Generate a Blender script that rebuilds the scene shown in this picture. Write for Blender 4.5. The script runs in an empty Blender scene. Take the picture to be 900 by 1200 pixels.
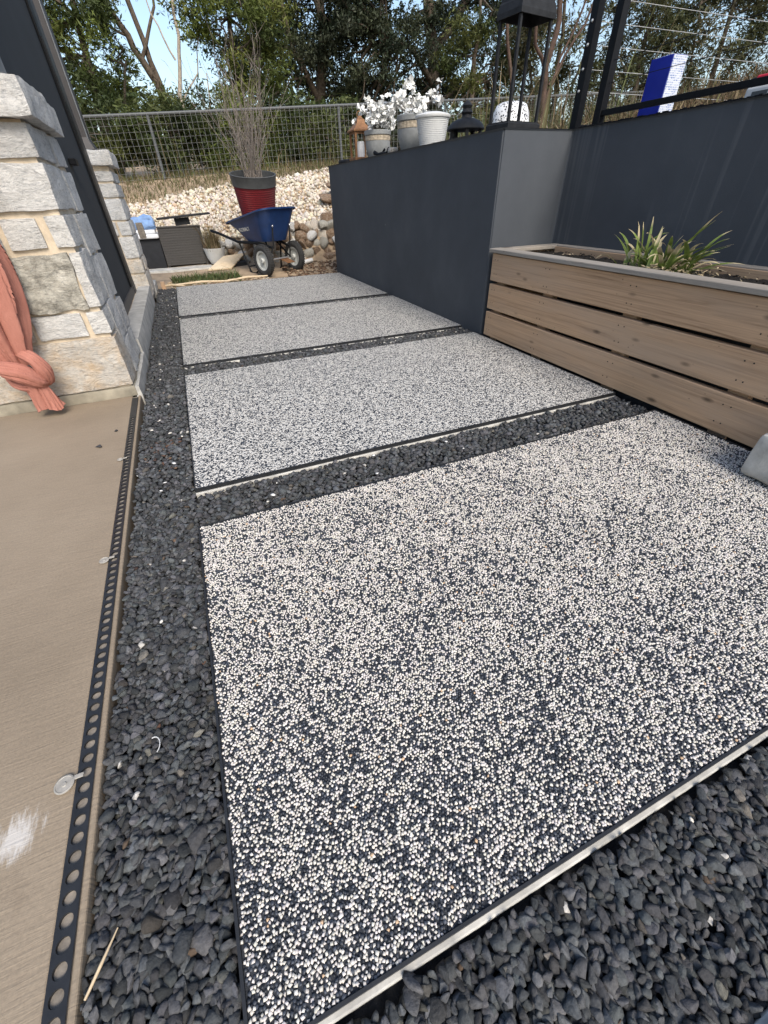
import bpy, math, random
import numpy as np
from mathutils import Vector, Matrix, noise

random.seed(7)
RNG = np.random.default_rng(11)
PI = math.pi
SC = bpy.context.scene
COL = SC.collection

# ------------------------------------------------------------------ camera
cam_d = bpy.data.cameras.new('camera')
cam = bpy.data.objects.new('camera', cam_d)
COL.objects.link(cam)
cam_d.sensor_fit = 'AUTO'
cam_d.sensor_width = 36.0
cam_d.lens = 36.0 * 472.0 / 1200.0
cam_d.clip_start = 0.02
cam_d.clip_end = 3000
cam.matrix_world = Matrix(((0.9200, 0.2602, -0.2929, 0.0),
                           (-0.3901, 0.5633, -0.7284, 0.0),
                           (-0.0245, 0.7842, 0.6200, 0.95),
                           (0, 0, 0, 1)))
SC.camera = cam

# ------------------------------------------------------------------ light
SUN_EL = math.radians(45)
SUN_AZ = math.radians(4)          # small swing towards +X, measured from -Y
s_dir = Vector((math.sin(SUN_AZ) * math.cos(SUN_EL), -math.cos(SUN_AZ) * math.cos(SUN_EL), math.sin(SUN_EL)))
world = bpy.data.worlds.new('World')
SC.world = world
world.use_nodes = True
wn = world.node_tree.nodes
wl = world.node_tree.links
bg = wn['Background']
sky = wn.new('ShaderNodeTexSky')
sky.sky_type = 'NISHITA'
sky.sun_disc = False
sky.sun_elevation = SUN_EL
sky.sun_rotation = PI - SUN_AZ
sky.air_density = 1.15
sky.dust_density = 2.2
sky.ozone_density = 1.0
wl.new(sky.outputs['Color'], bg.inputs['Color'])
bg.inputs['Strength'].default_value = 0.15
sun_d = bpy.data.lights.new('sun', 'SUN')
sun_d.energy = 2.3
sun_d.angle = math.radians(28)
sun_d.color = (1.0, 0.94, 0.845)
sun = bpy.data.objects.new('sun', sun_d)
COL.objects.link(sun)
sun.rotation_euler = (-s_dir).to_track_quat('-Z', 'Y').to_euler()
SC.view_settings.view_transform = 'Standard'
SC.view_settings.look = 'None'
SC.view_settings.exposure = 0.68
SC.view_settings.gamma = 1.0
SC.view_settings.use_curve_mapping = False


# ------------------------------------------------------------------ material helpers
class NT:
    def __init__(self, name):
        self.m = bpy.data.materials.new(name)
        self.m.use_nodes = True
        self.t = self.m.node_tree
        self.b = self.t.nodes['Principled BSDF']

    def n(self, kind, **kw):
        nd = self.t.nodes.new('ShaderNode' + kind)
        for k, v in kw.items():
            if hasattr(nd, k):
                setattr(nd, k, v)
            else:
                nd.inputs[k].default_value = v
        return nd

    def l(self, a, b):
        self.t.links.new(a, b)

    def coord(self, scale=(1, 1, 1), kind='Object', rot=(0, 0, 0)):
        tc = self.n('TexCoord')
        mp = self.n('Mapping')
        mp.inputs['Scale'].default_value = scale
        mp.inputs['Rotation'].default_value = rot
        self.l(tc.outputs[kind], mp.inputs['Vector'])
        return mp.outputs['Vector']

    def noise(self, scale, detail=4, rough=0.6, vec=None, dist=0.0):
        nd = self.n('TexNoise')
        nd.inputs['Scale'].default_value = scale
        nd.inputs['Detail'].default_value = detail
        nd.inputs['Roughness'].default_value = rough
        nd.inputs['Distortion'].default_value = dist
        if vec is not None:
            self.l(vec, nd.inputs['Vector'])
        return nd.outputs['Fac']

    def ramp(self, fac, stops, interp='LINEAR'):
        r = self.n('ValToRGB')
        r.color_ramp.interpolation = interp
        el = r.color_ramp.elements
        while len(el) < len(stops):
            el.new(0.5)
        for e, (p, c) in zip(el, stops):
            e.position = p
            e.color = (c[0], c[1], c[2], 1) if not isinstance(c, (int, float)) else (c, c, c, 1)
        self.l(fac, r.inputs['Fac'])
        return r.outputs['Color']

    def mix(self, fac, a, b, mode='MIX'):
        mx = self.n('Mix', data_type='RGBA', blend_type=mode)
        for sock, v in ((0, fac), (6, a), (7, b)):
            if isinstance(v, (int, float)):
                mx.inputs[sock].default_value = v
            elif isinstance(v, tuple):
                mx.inputs[sock].default_value = (v[0], v[1], v[2], 1)
            else:
                self.l(v, mx.inputs[sock])
        return mx.outputs[2]

    def bump(self, h, strength=0.3, dist=0.01, prev=None):
        bp = self.n('Bump')
        bp.inputs['Strength'].default_value = strength
        bp.inputs['Distance'].default_value = dist
        self.l(h, bp.inputs['Height'])
        if prev is not None:
            self.l(prev, bp.inputs['Normal'])
        return bp.outputs['Normal']

    def done(self, col=None, rough=0.8, normal=None, metal=0.0, spec=0.4):
        if col is not None:
            if isinstance(col, tuple):
                self.b.inputs['Base Color'].default_value = (col[0], col[1], col[2], 1)
            else:
                self.l(col, self.b.inputs['Base Color'])
        if isinstance(rough, (int, float)):
            self.b.inputs['Roughness'].default_value = rough
        else:
            self.l(rough, self.b.inputs['Roughness'])
        self.b.inputs['Metallic'].default_value = metal
        self.b.inputs['Specular IOR Level'].default_value = spec
        if normal is not None:
            self.l(normal, self.b.inputs['Normal'])
        return self.m


def simple(name, col, rough=0.7, var=0.25, scale=20, bump=0.15, bdist=0.003, metal=0.0, spec=0.4, warm=None):
    t = NT(name)
    v = t.coord()
    f = t.noise(scale, 5, 0.6, v)
    lo = tuple(c * (1 - var) for c in col)
    hi = tuple(min(1, c * (1 + var)) for c in col) if warm is None else warm
    c = t.ramp(f, [(0.3, lo), (0.7, hi)])
    nm = t.bump(t.noise(scale * 5, 4, 0.65, v), bump, bdist)
    return t.done(c, rough, nm, metal, spec)


def attr_mat(name, rough=0.7, scale=60, var=0.25, bump=0.3, bdist=0.002, spec=0.35, transl=0.0):
    """albedo from the per-piece colour attribute, with fine grain on top"""
    t = NT(name)
    a = t.n('Attribute')
    a.attribute_name = 'tint'
    v = t.coord()
    f = t.noise(scale, 4, 0.65, v)
    k = t.ramp(f, [(0.25, 1 - var), (0.75, 1 + 0 * var)])
    c = t.mix(1.0, a.outputs['Color'], k, 'MULTIPLY')
    nm = t.bump(f, bump, bdist) if bump else None
    m = t.done(c, rough, nm, 0.0, spec)
    if transl:
        tr = t.n('BsdfTranslucent')
        t.l(c, tr.inputs['Color'])
        ms = t.n('MixShader')
        ms.inputs[0].default_value = transl
        out = t.t.nodes['Material Output']
        t.l(t.b.outputs['BSDF'], ms.inputs[1])
        t.l(tr.outputs['BSDF'], ms.inputs[2])
        t.l(ms.outputs[0], out.inputs['Surface'])
    return m


# ------------------------------------------------------------------ object helpers
def tag(o, label=None, cat=None, group=None, kind=None):
    if label: o['label'] = label
    if cat: o['category'] = cat
    if group: o['group'] = group
    if kind: o['kind'] = kind
    return o


def empty(name, loc, label, cat, group=None, rotz=0.0):
    o = bpy.data.objects.new(name, None)
    o.empty_display_size = 0.1
    COL.objects.link(o)
    o.location = loc
    o.rotation_euler = (0, 0, rotz)
    return tag(o, label, cat, group)


def link(name, me, mat, parent=None):
    o = bpy.data.objects.new(name, me)
    if mat is not None and not me.materials:
        me.materials.append(mat)
    COL.objects.link(o)
    if parent is not None:
        o.parent = parent
    return o


def raw_mesh(name, V, faces_flat, starts, tint=None, smooth=False):
    """V (n,3); faces_flat loop vertex indices; starts loop start of each face"""
    me = bpy.data.meshes.new(name)
    V = np.ascontiguousarray(V, dtype=np.float32)
    me.vertices.add(len(V))
    me.vertices.foreach_set('co', V.ravel())
    me.loops.add(len(faces_flat))
    me.loops.foreach_set('vertex_index', np.ascontiguousarray(faces_flat, dtype=np.int32))
    me.polygons.add(len(starts))
    me.polygons.foreach_set('loop_start', np.ascontiguousarray(starts, dtype=np.int32))
    me.update(calc_edges=True)
    if smooth:
        me.polygons.foreach_set('use_smooth', np.ones(len(starts), dtype=bool))
    if tint is not None:
        at = me.color_attributes.new('tint', 'FLOAT_COLOR', 'POINT')
        c4 = np.ones((len(V), 4), dtype=np.float32)
        c4[:, :3] = tint
        at.data.foreach_set('color', c4.ravel())
    return me


def scatter_mesh(name, protos, which, pos, rot, scl, tint, smooth=False):
    """join many copies of small prototypes into one mesh
    protos: list of (verts (k,3), faces list); which: index per copy; rot (n,3,3); scl (n,3); tint (n,3)"""
    Vs, Fs, Ss, Ts = [], [], [], []
    vo = 0
    lo = 0
    for pi, (pv, pf) in enumerate(protos):
        idx = np.nonzero(which == pi)[0]
        if len(idx) == 0:
            continue
        k = len(pv)
        loc = pv[None, :, :] * scl[idx][:, None, :]
        w = np.einsum('nij,nkj->nki', rot[idx], loc) + pos[idx][:, None, :]
        Vs.append(w.reshape(-1, 3))
        ff = np.concatenate([np.array(f) for f in pf])
        st = np.cumsum([0] + [len(f) for f in pf[:-1]])
        n = len(idx)
        Fs.append((ff[None, :] + (np.arange(n) * k)[:, None] + vo).ravel())
        Ss.append((st[None, :] + (np.arange(n) * len(ff))[:, None] + lo).ravel())
        Ts.append(np.repeat(tint[idx], k, axis=0))
        vo += n * k
        lo += n * len(ff)
    return raw_mesh(name, np.concatenate(Vs), np.concatenate(Fs), np.concatenate(Ss), np.concatenate(Ts), smooth)


def rand_rot(n, tilt=PI, rng=RNG):
    """rotation: tilt about a random horizontal axis (max tilt) after a random spin"""
    a = rng.uniform(0, 2 * PI, n)
    b = rng.uniform(-1, 1, n) * tilt
    c = rng.uniform(0, 2 * PI, n)

    def rz(t):
        m = np.zeros((n, 3, 3)); m[:, 0, 0] = np.cos(t); m[:, 0, 1] = -np.sin(t)
        m[:, 1, 0] = np.sin(t); m[:, 1, 1] = np.cos(t); m[:, 2, 2] = 1
        return m
    rx = np.zeros((n, 3, 3)); rx[:, 0, 0] = 1; rx[:, 1, 1] = np.cos(b); rx[:, 1, 2] = -np.sin(b)
    rx[:, 2, 1] = np.sin(b); rx[:, 2, 2] = np.cos(b)
    return rz(a) @ rx @ rz(c)


def ico(sub):
    import bmesh
    bm = bmesh.new()
    bmesh.ops.create_icosphere(bm, subdivisions=sub, radius=1.0)
    v = np.array([p.co[:] for p in bm.verts])
    f = [[q.index for q in p.verts] for p in bm.faces]
    bm.free()
    return v, f


ICO1, ICO2, ICO3 = ico(1), ico(2), ico(3)


def rock_proto(seed, base=ICO2, cuts=9, lo=0.55, hi=0.9):
    r = np.random.default_rng(seed)
    v = base[0].copy()
    for _ in range(cuts):
        d = r.normal(size=3); d /= np.linalg.norm(d)
        off = r.uniform(lo, hi)
        s = v @ d
        over = s > off
        v[over] -= np.outer(s[over] - off, d)
    v *= 1 + r.normal(0, 0.02, (len(v), 1))
    return v, base[1]


class MB:
    """collects simple shapes in world coordinates; build() links them as ONE mesh object"""
    def __init__(self):
        self.v, self.f = [], []

    def add(self, vs, fs):
        o = len(self.v)
        self.v += [tuple(p) for p in vs]
        self.f += [tuple(i + o for i in f) for f in fs]
        return self

    def box(self, x0, x1, y0, y1, z0, z1):
        vs = [(x, y, z) for z in (z0, z1) for y in (y0, y1) for x in (x0, x1)]
        return self.add(vs, [(0, 2, 3, 1), (4, 5, 7, 6), (0, 1, 5, 4), (2, 6, 7, 3), (0, 4, 6, 2), (1, 3, 7, 5)])

    def obox(self, c, size, M=None):
        sx, sy, sz = (s / 2 for s in size)
        vs = [Vector((x, y, z)) for z in (-sz, sz) for y in (-sy, sy) for x in (-sx, sx)]
        if M is not None:
            vs = [M @ p for p in vs]
        c = Vector(c)
        return self.add([p + c for p in vs], [(0, 2, 3, 1), (4, 5, 7, 6), (0, 1, 5, 4), (2, 6, 7, 3), (0, 4, 6, 2), (1, 3, 7, 5)])

    def tube(self, pts, rad, n=8, cap=True):
        pts = [Vector(p) for p in pts]
        if not hasattr(rad, '__len__'):
            rad = [rad] * len(pts)
        rings = []
        t0 = (pts[1] - pts[0]).normalized()
        u = t0.orthogonal().normalized()
        for i, p in enumerate(pts):
            t = (pts[min(i + 1, len(pts) - 1)] - pts[max(i - 1, 0)]).normalized()
            u = (u - t * u.dot(t))
            u = u.normalized() if u.length > 1e-6 else t.orthogonal().normalized()
            w = t.cross(u)
            rings.append([p + (u * math.cos(a) + w * math.sin(a)) * rad[i] for a in (2 * PI * k / n for k in range(n))])
        vs = [p for r in rings for p in r]
        fs = []
        for i in range(len(pts) - 1):
            for k in range(n):
                a, b = i * n + k, i * n + (k + 1) % n
                fs.append((a, b, b + n, a + n))
        if cap:
            fs.append(tuple(range(n - 1, -1, -1)))
            m = (len(pts) - 1) * n
            fs.append(tuple(range(m, m + n)))
        return self.add(vs, fs)

    def lathe(self, prof, n=24, c=(0, 0, 0), M=None, wob=None, caps=(True, True)):
        c = Vector(c)
        vs = []
        for (r, z) in prof:
            for k in range(n):
                a = 2 * PI * k / n
                q = r if wob is None else r * wob(a, z)
                p = Vector((q * math.cos(a), q * math.sin(a), z))
                vs.append((M @ p if M is not None else p) + c)
        fs = []
        for i in range(len(prof) - 1):
            for k in range(n):
                a, b = i * n + k, i * n + (k + 1) % n
                fs.append((a, b, b + n, a + n))
        if caps[0]: fs.append(tuple(range(n - 1, -1, -1)))
        m = (len(prof) - 1) * n
        if caps[1]: fs.append(tuple(range(m, m + n)))
        return self.add(vs, fs)

    def build(self, name, mat, parent=None, smooth=False, bevel=0.0, segs=2, local=False):
        me = bpy.data.meshes.new(name)
        off = Vector((0, 0, 0))
        if parent is not None and not local:
            off = parent.location.copy()
            if parent.parent is not None:
                off = off + parent.parent.location
        me.from_pydata([tuple(Vector(p) - off) for p in self.v], [], self.f)
        me.update()
        if smooth:
            for p in me.polygons:
                p.use_smooth = True
        o = link(name, me, mat, parent)
        if bevel:
            md = o.modifiers.new('bevel', 'BEVEL')
            md.width = bevel
            md.segments = segs
            md.limit_method = 'ANGLE'
            md.angle_limit = math.radians(40)
        if smooth:
            try:
                me.set_sharp_from_angle(angle=math.radians(42))
            except Exception:
                pass
        return o


def block(name, x0, x1, y0, y1, z0, z1, mat, parent=None, cuts=6, amp=0.006, rnd=0.012, seed=0, freq=9.0, origin=None):
    """a rough stone block: subdivided box with worn edges and an uneven face"""
    V, F = [], []
    idx = {}
    cx, cy, cz = (x0 + x1) / 2, (y0 + y1) / 2, (z0 + z1) / 2
    hx, hy, hz = (x1 - x0) / 2, (y1 - y0) / 2, (z1 - z0) / 2
    nx = max(2, min(cuts * 2, round(cuts * hx / max(min(hx, hy, hz), 1e-3) / 1.5)))
    ny = max(2, min(cuts * 2, round(cuts * hy / max(min(hx, hy, hz), 1e-3) / 1.5)))
    nz = max(2, cuts)
    N = (nx, ny, nz)

    def vid(i, j, k):
        if (i, j, k) in idx:
            return idx[(i, j, k)]
        p = Vector(((i / nx * 2 - 1) * hx, (j / ny * 2 - 1) * hy, (k / nz * 2 - 1) * hz))
        q = Vector((max(-hx + rnd, min(hx - rnd, p.x)), max(-hy + rnd, min(hy - rnd, p.y)), max(-hz + rnd, min(hz - rnd, p.z))))
        d = p - q
        if d.length > 1e-6:
            nn = d.normalized()
            p = q + nn * rnd
            s = Vector((cx, cy, cz)) + p + Vector((seed * 3.1, seed * 1.7, seed * 2.3))
            h = noise.fractal(s * freq, 0.9, 2.1, 4)
            p += nn * amp * h
            p += Vector((noise.noise(s * 5), noise.noise(s * 5 + Vector((9, 0, 0))), noise.noise(s * 5 + Vector((0, 7, 0))))) * amp * 0.7
        idx[(i, j, k)] = len(V)
        V.append(p + Vector((cx, cy, cz)))
        return idx[(i, j, k)]
    for a, (u, w) in enumerate(((1, 2), (2, 0), (0, 1))):
        for side in (0, N[a]):
            for i in range(N[u]):
                for j in range(N[w]):
                    q = []
                    for (di, dj) in ((0, 0), (1, 0), (1, 1), (0, 1)):
                        t = [0, 0, 0]
                        t[a] = side; t[u] = i + di; t[w] = j + dj
                        q.append(vid(*t))
                    F.append(tuple(q) if side else tuple(reversed(q)))
    b = MB()
    b.v = [tuple(p) for p in V]
    b.f = F
    return b.build(name, mat, parent, smooth=True)


# ------------------------------------------------------------------ materials
def m_concrete_patio():
    t = NT('patio concrete')
    v = t.coord()
    big = t.noise(1.6, 6, 0.6, v)
    c = t.ramp(big, [(0.25, (0.215, 0.167, 0.116)), (0.5, (0.275, 0.216, 0.152)), (0.8, (0.325, 0.260, 0.186))])
    sp = t.noise(160, 3, 0.7, v)
    c = t.mix(0.5, c, t.ramp(sp, [(0.3, 0.55), (0.7, 1.0)]), 'MULTIPLY')
    # broom strokes
    bv = t.coord((10, 150, 1), rot=(0, 0, math.radians(-14)))
    st = t.noise(1.0, 4, 0.65, bv, 0.5)
    c = t.mix(0.45, c, t.ramp(st, [(0.3, 0.74), (0.65, 1.0)]), 'MULTIPLY')
    # dark stains and pale scuffs
    dk = t.ramp(t.noise(4.2, 5, 0.7, v, 0.6), [(0.60, 0.0), (0.74, 1.0)])
    c = t.mix(t.mix(1.0, dk, (0.35, 0.35, 0.35), 'MULTIPLY'), c, (0.13, 0.095, 0.065))
    sc = t.ramp(t.noise(9, 6, 0.8, t.coord((1, 5, 1), rot=(0, 0, 0.7))), [(0.66, 0.0), (0.74, 1.0)])
    c = t.mix(t.mix(1.0, sc, (0.3, 0.3, 0.3), 'MULTIPLY'), c, (0.5, 0.46, 0.4))
    # one pale powdery spill
    tc = t.n('TexCoord')
    ds = t.n('VectorMath', operation='DISTANCE')
    t.l(tc.outputs['Object'], ds.inputs[0])
    ds.inputs[1].default_value = (-0.585, 0.485, 0.0)
    near = t.n('MapRange')
    near.inputs[1].default_value = 0.0; near.inputs[2].default_value = 0.085
    near.inputs[3].default_value = 0.62; near.inputs[4].default_value = 0.0
    t.l(ds.outputs['Value'], near.inputs[0])
    ad = t.n('Math', operation='ADD')
    t.l(near.outputs[0], ad.inputs[0])
    t.l(t.noise(1.0, 8, 0.8, t.coord((90, 22, 1), rot=(0, 0, 0.5))), ad.inputs[1])
    sm = t.ramp(ad.outputs[0], [(0.80, 0.0), (1.2, 0.60)])
    c = t.mix(sm, c, (0.62, 0.6, 0.57))
    nm = t.bump(st, 0.6, 0.003)
    nm = t.bump(sp, 0.25, 0.001, nm)
    return t.done(c, 0.85, nm)


def m_voronoi_slab():
    t = NT('bonded pebble surface')
    v = t.coord()
    vo = t.n('TexVoronoi', feature='F1')
    vo.inputs['Scale'].default_value = 150
    t.l(v, vo.inputs['Vector'])
    sep = t.n('SeparateColor')
    t.l(vo.outputs['Color'], sep.inputs[0])
    patch = t.noise(38, 3, 0.6, v)
    ad = t.n('Math', operation='ADD')
    t.l(sep.outputs[0], ad.inputs[0])
    mp = t.n('MapRange')
    mp.inputs[1].default_value = 0.3; mp.inputs[2].default_value = 0.7
    mp.inputs[3].default_value = -0.18; mp.inputs[4].default_value = 0.18
    t.l(patch, mp.inputs[0])
    t.l(mp.outputs[0], ad.inputs[1])
    tone = t.ramp(sep.outputs[1], [(0, (0.50, 0.48, 0.435)), (0.6, (0.615, 0.59, 0.54)), (1, (0.71, 0.685, 0.63))])
    dark = t.ramp(sep.outputs[2], [(0, (0.022, 0.026, 0.034)), (1, (0.06, 0.068, 0.082))])
    fac = t.ramp(ad.outputs[0], [(0.0, 0.0), (0.34, 1.0)], 'CONSTANT')
    c = t.mix(fac, dark, tone)
    # dark binder between the pebbles, its colour also standing in for their missing shadows
    gap = t.ramp(vo.outputs['Distance'], [(0.62, 0.0), (0.74, 1.0)])
    c = t.mix(gap, c, (0.02, 0.022, 0.027))
    inv = t.ramp(vo.outputs['Distance'], [(0.0, 1.0), (0.75, 0.0)])
    nm = t.bump(inv, 0.9, 0.004)
    return t.done(c, 0.55, nm)


def m_wood(name, base, dark, grey, seed=0.0):
    t = NT(name)
    tc = t.n('TexCoord')
    oi = t.n('ObjectInfo')
    add = t.n('VectorMath', operation='ADD')
    t.l(tc.outputs['Object'], add.inputs[0])
    cmb = t.n('CombineXYZ')
    mul = t.n('Math', operation='MULTIPLY')
    t.l(oi.outputs['Random'], mul.inputs[0]); mul.inputs[1].default_value = 17.0
    t.l(mul.outputs[0], cmb.inputs[1]); t.l(mul.outputs[0], cmb.inputs[2])
    t.l(cmb.outputs[0], add.inputs[1])

    def mapped(s):
        mp = t.n('Mapping'); mp.inputs['Scale'].default_value = s
        t.l(add.outputs[0], mp.inputs['Vector'])
        return mp.outputs['Vector']
    g1 = t.noise(1.0, 5, 0.65, mapped((16, 1.1, 42)), 1.2)
    g2 = t.noise(1.0, 4, 0.7, mapped((60, 3.0, 210)), 0.3)
    c = t.ramp(g1, [(0.28, dark), (0.5, base), (0.75, tuple(min(1, k * 1.18) for k in base))])
    c = t.mix(0.6, c, t.ramp(g2, [(0.3, 0.55), (0.7, 1.0)]), 'MULTIPLY')
    gr = t.ramp(t.noise(1.0, 4, 0.6, mapped((3, 0.9, 6))), [(0.42, 0.0), (0.72, 0.75)])
    c = t.mix(gr, c, grey)
    # knots
    vo = t.n('TexVoronoi', feature='F1')
    vo.inputs['Scale'].default_value = 1.0
    t.l(mapped((2.0, 3.4, 9.0)), vo.inputs['Vector'])
    kn = t.ramp(vo.outputs['Distance'], [(0.04, 1.0), (0.13, 0.0)])
    c = t.mix(t.mix(1.0, kn, (0.8, 0.8, 0.8), 'MULTIPLY'), c, (0.055, 0.035, 0.022))
    sp = t.n('TexVoronoi', feature='F1')
    sp.inputs['Scale'].default_value = 1.0
    t.l(mapped((10, 22, 30)), sp.inputs['Vector'])
    spk = t.ramp(sp.outputs['Distance'], [(0.05, 1.0), (0.14, 0.0)])
    msk = t.ramp(t.noise(1.0, 2, 0.5, mapped((2, 4, 5))), [(0.55, 0.0), (0.62, 0.7)])
    c = t.mix(t.mix(1.0, spk, msk, 'MULTIPLY'), c, (0.07, 0.045, 0.03))
    nm = t.bump(g2, 0.35, 0.0015)
    nm = t.bump(g1, 0.25, 0.003, nm)
    return t.done(c, 0.78, nm)


def m_stone(name, lo, mid, hi, stain=None, stain_amt=0.0, bump=0.8, veins=0.5, scale=5.5):
    t = NT(name)
    tc = t.n('TexCoord')
    oi = t.n('ObjectInfo')
    sc = t.n('VectorMath', operation='SCALE')
    sc.inputs[0].default_value = (13.0, 7.0, 19.0)
    t.l(oi.outputs['Random'], sc.inputs[3])
    ad = t.n('VectorMath', operation='ADD')
    t.l(tc.outputs['Object'], ad.inputs[0]); t.l(sc.outputs[0], ad.inputs[1])
    v = ad.outputs[0]
    n1 = t.noise(scale, 7, 0.68, v, 0.4)
    c = t.ramp(n1, [(0.28, lo), (0.48, mid), (0.72, hi)])
    n2 = t.noise(1.0, 6, 0.7, t.coord((26, 26, 60), rot=(0.5, 0.6, 0)), 0.8)
    c = t.mix(veins, c, t.ramp(n2, [(0.3, (0.58, 0.60, 0.62)), (0.52, (1, 1, 1))]), 'MULTIPLY')
    n5 = t.noise(1.0, 6, 0.75, t.coord((34, 34, 120), rot=(0.9, 0.75, 0.2)), 0.5)
    c = t.mix(0.8, c, t.ramp(n5, [(0.36, (0.52, 0.54, 0.57)), (0.47, (0.93, 0.93, 0.93)), (0.6, (1, 1, 1))]), 'MULTIPLY')
    if stain is not None:
        sm = t.ramp(t.noise(8, 6, 0.75, v, 0.5), [(0.56 - stain_amt * 0.2, 0.0), (0.72, stain_amt)])
        c = t.mix(sm, c, stain)
    c = t.mix(0.75, c, t.ramp(oi.outputs['Random'], [(0.0, (0.80, 0.79, 0.78)), (0.5, (0.98, 0.96, 0.92)), (1.0, (1, 1, 1))]), 'MULTIPLY')
    n3 = t.noise(1.0, 8, 0.72, t.coord((11, 11, 20), rot=(0.4, 0.7, 0)), 1.0)
    nm = t.bump(n3, bump, 0.030)
    nm = t.bump(n5, 0.7, 0.008, nm)
    nm = t.bump(t.noise(75, 5, 0.7, v), 0.45, 0.004, nm)
    return t.done(c, 0.9, nm, spec=0.2)


def m_wall():
    t = NT('charcoal stucco paint')
    v = t.coord()
    c = t.ramp(t.noise(2.2, 5, 0.6, v), [(0.3, (0.050, 0.056, 0.065)), (0.55, (0.059, 0.066, 0.076)), (0.75, (0.070, 0.077, 0.087))])
    # pale runs of lime that dripped down
    run = t.noise(1.0, 2, 0.5, t.coord((0.4, 13, 0.22)))
    drip = t.ramp(run, [(0.56, 0.0), (0.62, 0.30), (0.68, 0.0)])
    zone = t.ramp(t.noise(0.9, 2, 0.5, v), [(0.46, 0.0), (0.60, 0.8)])
    sx = t.n('SeparateXYZ')
    tc = t.n('TexCoord')
    t.l(tc.outputs['Object'], sx.inputs[0])
    right = t.ramp(sx.outputs[0], [(0.50, 0.0), (0.53, 1.0)])
    zone = t.mix(1.0, zone, right, 'MULTIPLY')
    c = t.mix(t.mix(1.0, drip, zone, 'MULTIPLY'), c, (0.17, 0.175, 0.18))
    fl = t.n('TexVoronoi', feature='F1')
    fl.inputs['Scale'].default_value = 3.2
    t.l(v, fl.inputs['Vector'])
    c = t.mix(t.ramp(fl.outputs['Distance'], [(0.012, 0.5), (0.022, 0.0)]), c, (0.35, 0.35, 0.35))
    nm = t.bump(t.noise(110, 5, 0.7, v), 0.35, 0.003)
    nm = t.bump(t.noise(9, 4, 0.6, v), 0.15, 0.01, nm)
    return t.done(c, 0.75, nm, spec=0.3)


def m_weave(name, a, b, sx, sz):
    t = NT(name)
    v = t.coord((sx, sx, sz))
    wv = t.n('TexWave', wave_type='BANDS', bands_direction='Z')
    wv.inputs['Scale'].default_value = 1.0
    wv.inputs['Distortion'].default_value = 1.0
    t.l(v, wv.inputs['Vector'])
    c = t.mix(wv.outputs['Fac'], a, b)
    c = t.mix(0.5, c, t.ramp(t.noise(60, 3, 0.6, t.coord()), [(0.3, 0.6), (0.7, 1.0)]), 'MULTIPLY')
    return t.done(c, 0.6, t.bump(wv.outputs['Fac'], 0.6, 0.006))


MAT = {}
MAT['patio'] = m_concrete_patio()
MAT['slabtop'] = m_voronoi_slab()
MAT['slabbase'] = simple('pale slab concrete', (0.43, 0.415, 0.375), 0.85, 0.35, 14, 0.3, 0.004)
MAT['trim'] = simple('black edge trim', (0.016, 0.017, 0.019), 0.45, 0.3, 30, 0.1, 0.001)
MAT['binder'] = simple('dark pebble binder', (0.022, 0.025, 0.031), 0.6, 0.3, 200, 0.4, 0.002)
MAT['pebble'] = attr_mat('bonded pebbles', 0.5, 300, 0.12, 0.0)
MAT['gravel'] = attr_mat('crushed dark gravel', 0.85, 160, 0.55, 0.8, 0.003, 0.25)
MAT['gravelbed'] = simple('gravel bed', (0.02, 0.02, 0.021), 0.95, 0.4, 60, 0.5, 0.01)
MAT['whiterock'] = attr_mat('pale limestone rubble', 0.9, 30, 0.3, 0.6, 0.01, 0.2)
MAT['wall'] = m_wall()
MAT['wood'] = m_wood('weathered cedar boards', (0.50, 0.325, 0.195), (0.29, 0.175, 0.098), (0.40, 0.295, 0.21))
MAT['woodcap'] = m_wood('silvered cap boards', (0.29, 0.255, 0.215), (0.17, 0.15, 0.125), (0.28, 0.265, 0.245))
MAT['ply'] = m_wood('bare plywood', (0.62, 0.48, 0.31), (0.5, 0.36, 0.2), (0.6, 0.5, 0.36))
MAT['mortar'] = simple('cream mortar', (0.54, 0.45, 0.335), 0.95, 0.18, 22, 0.5, 0.006)
MAT['stone'] = m_stone('white limestone', (0.44, 0.43, 0.41), (0.61, 0.60, 0.58), (0.71, 0.70, 0.68))
MAT['stone_tan'] = m_stone('tan stained limestone', (0.46, 0.44, 0.40), (0.63, 0.59, 0.53), (0.72, 0.69, 0.63), (0.55, 0.36, 0.17), 0.65)
MAT['stone_dark'] = m_stone('weathered grey limestone', (0.20, 0.19, 0.165), (0.52, 0.495, 0.43), (0.74, 0.71, 0.63), (0.13, 0.12, 0.095), 0.5, 1.0, 0.6, 15.0)
MAT['stone_rust'] = m_stone('rust stained rubble stone', (0.10, 0.075, 0.055), (0.33, 0.25, 0.18), (0.60, 0.53, 0.44), (0.24, 0.11, 0.045), 0.8, 1.0, 0.7)
MAT['curb'] = simple('grey kerb concrete', (0.40, 0.385, 0.35), 0.9, 0.3, 9, 0.4, 0.006)
MAT['basegrey'] = simple('stained base concrete', (0.24, 0.215, 0.165), 0.9, 0.4, 7, 0.4, 0.008)
MAT['black'] = simple('black powder coat', (0.008, 0.0085, 0.010), 0.5, 0.2, 40, 0.05, 0.001, spec=0.12)
MAT['blackmetal'] = simple('worn black metal', (0.017, 0.018, 0.020), 0.6, 0.35, 25, 0.1, 0.001, spec=0.2)
MAT['screen'] = simple('dark screen cloth', (0.020, 0.024, 0.028), 0.85, 0.15, 3, 0.2, 0.001)
MAT['bronze'] = simple('dark bronze frame', (0.040, 0.036, 0.035), 0.5, 0.15, 6, 0.05, 0.001)
MAT['greypost'] = simple('grey painted post', (0.16, 0.165, 0.17), 0.6, 0.15, 6, 0.05, 0.001)
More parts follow.
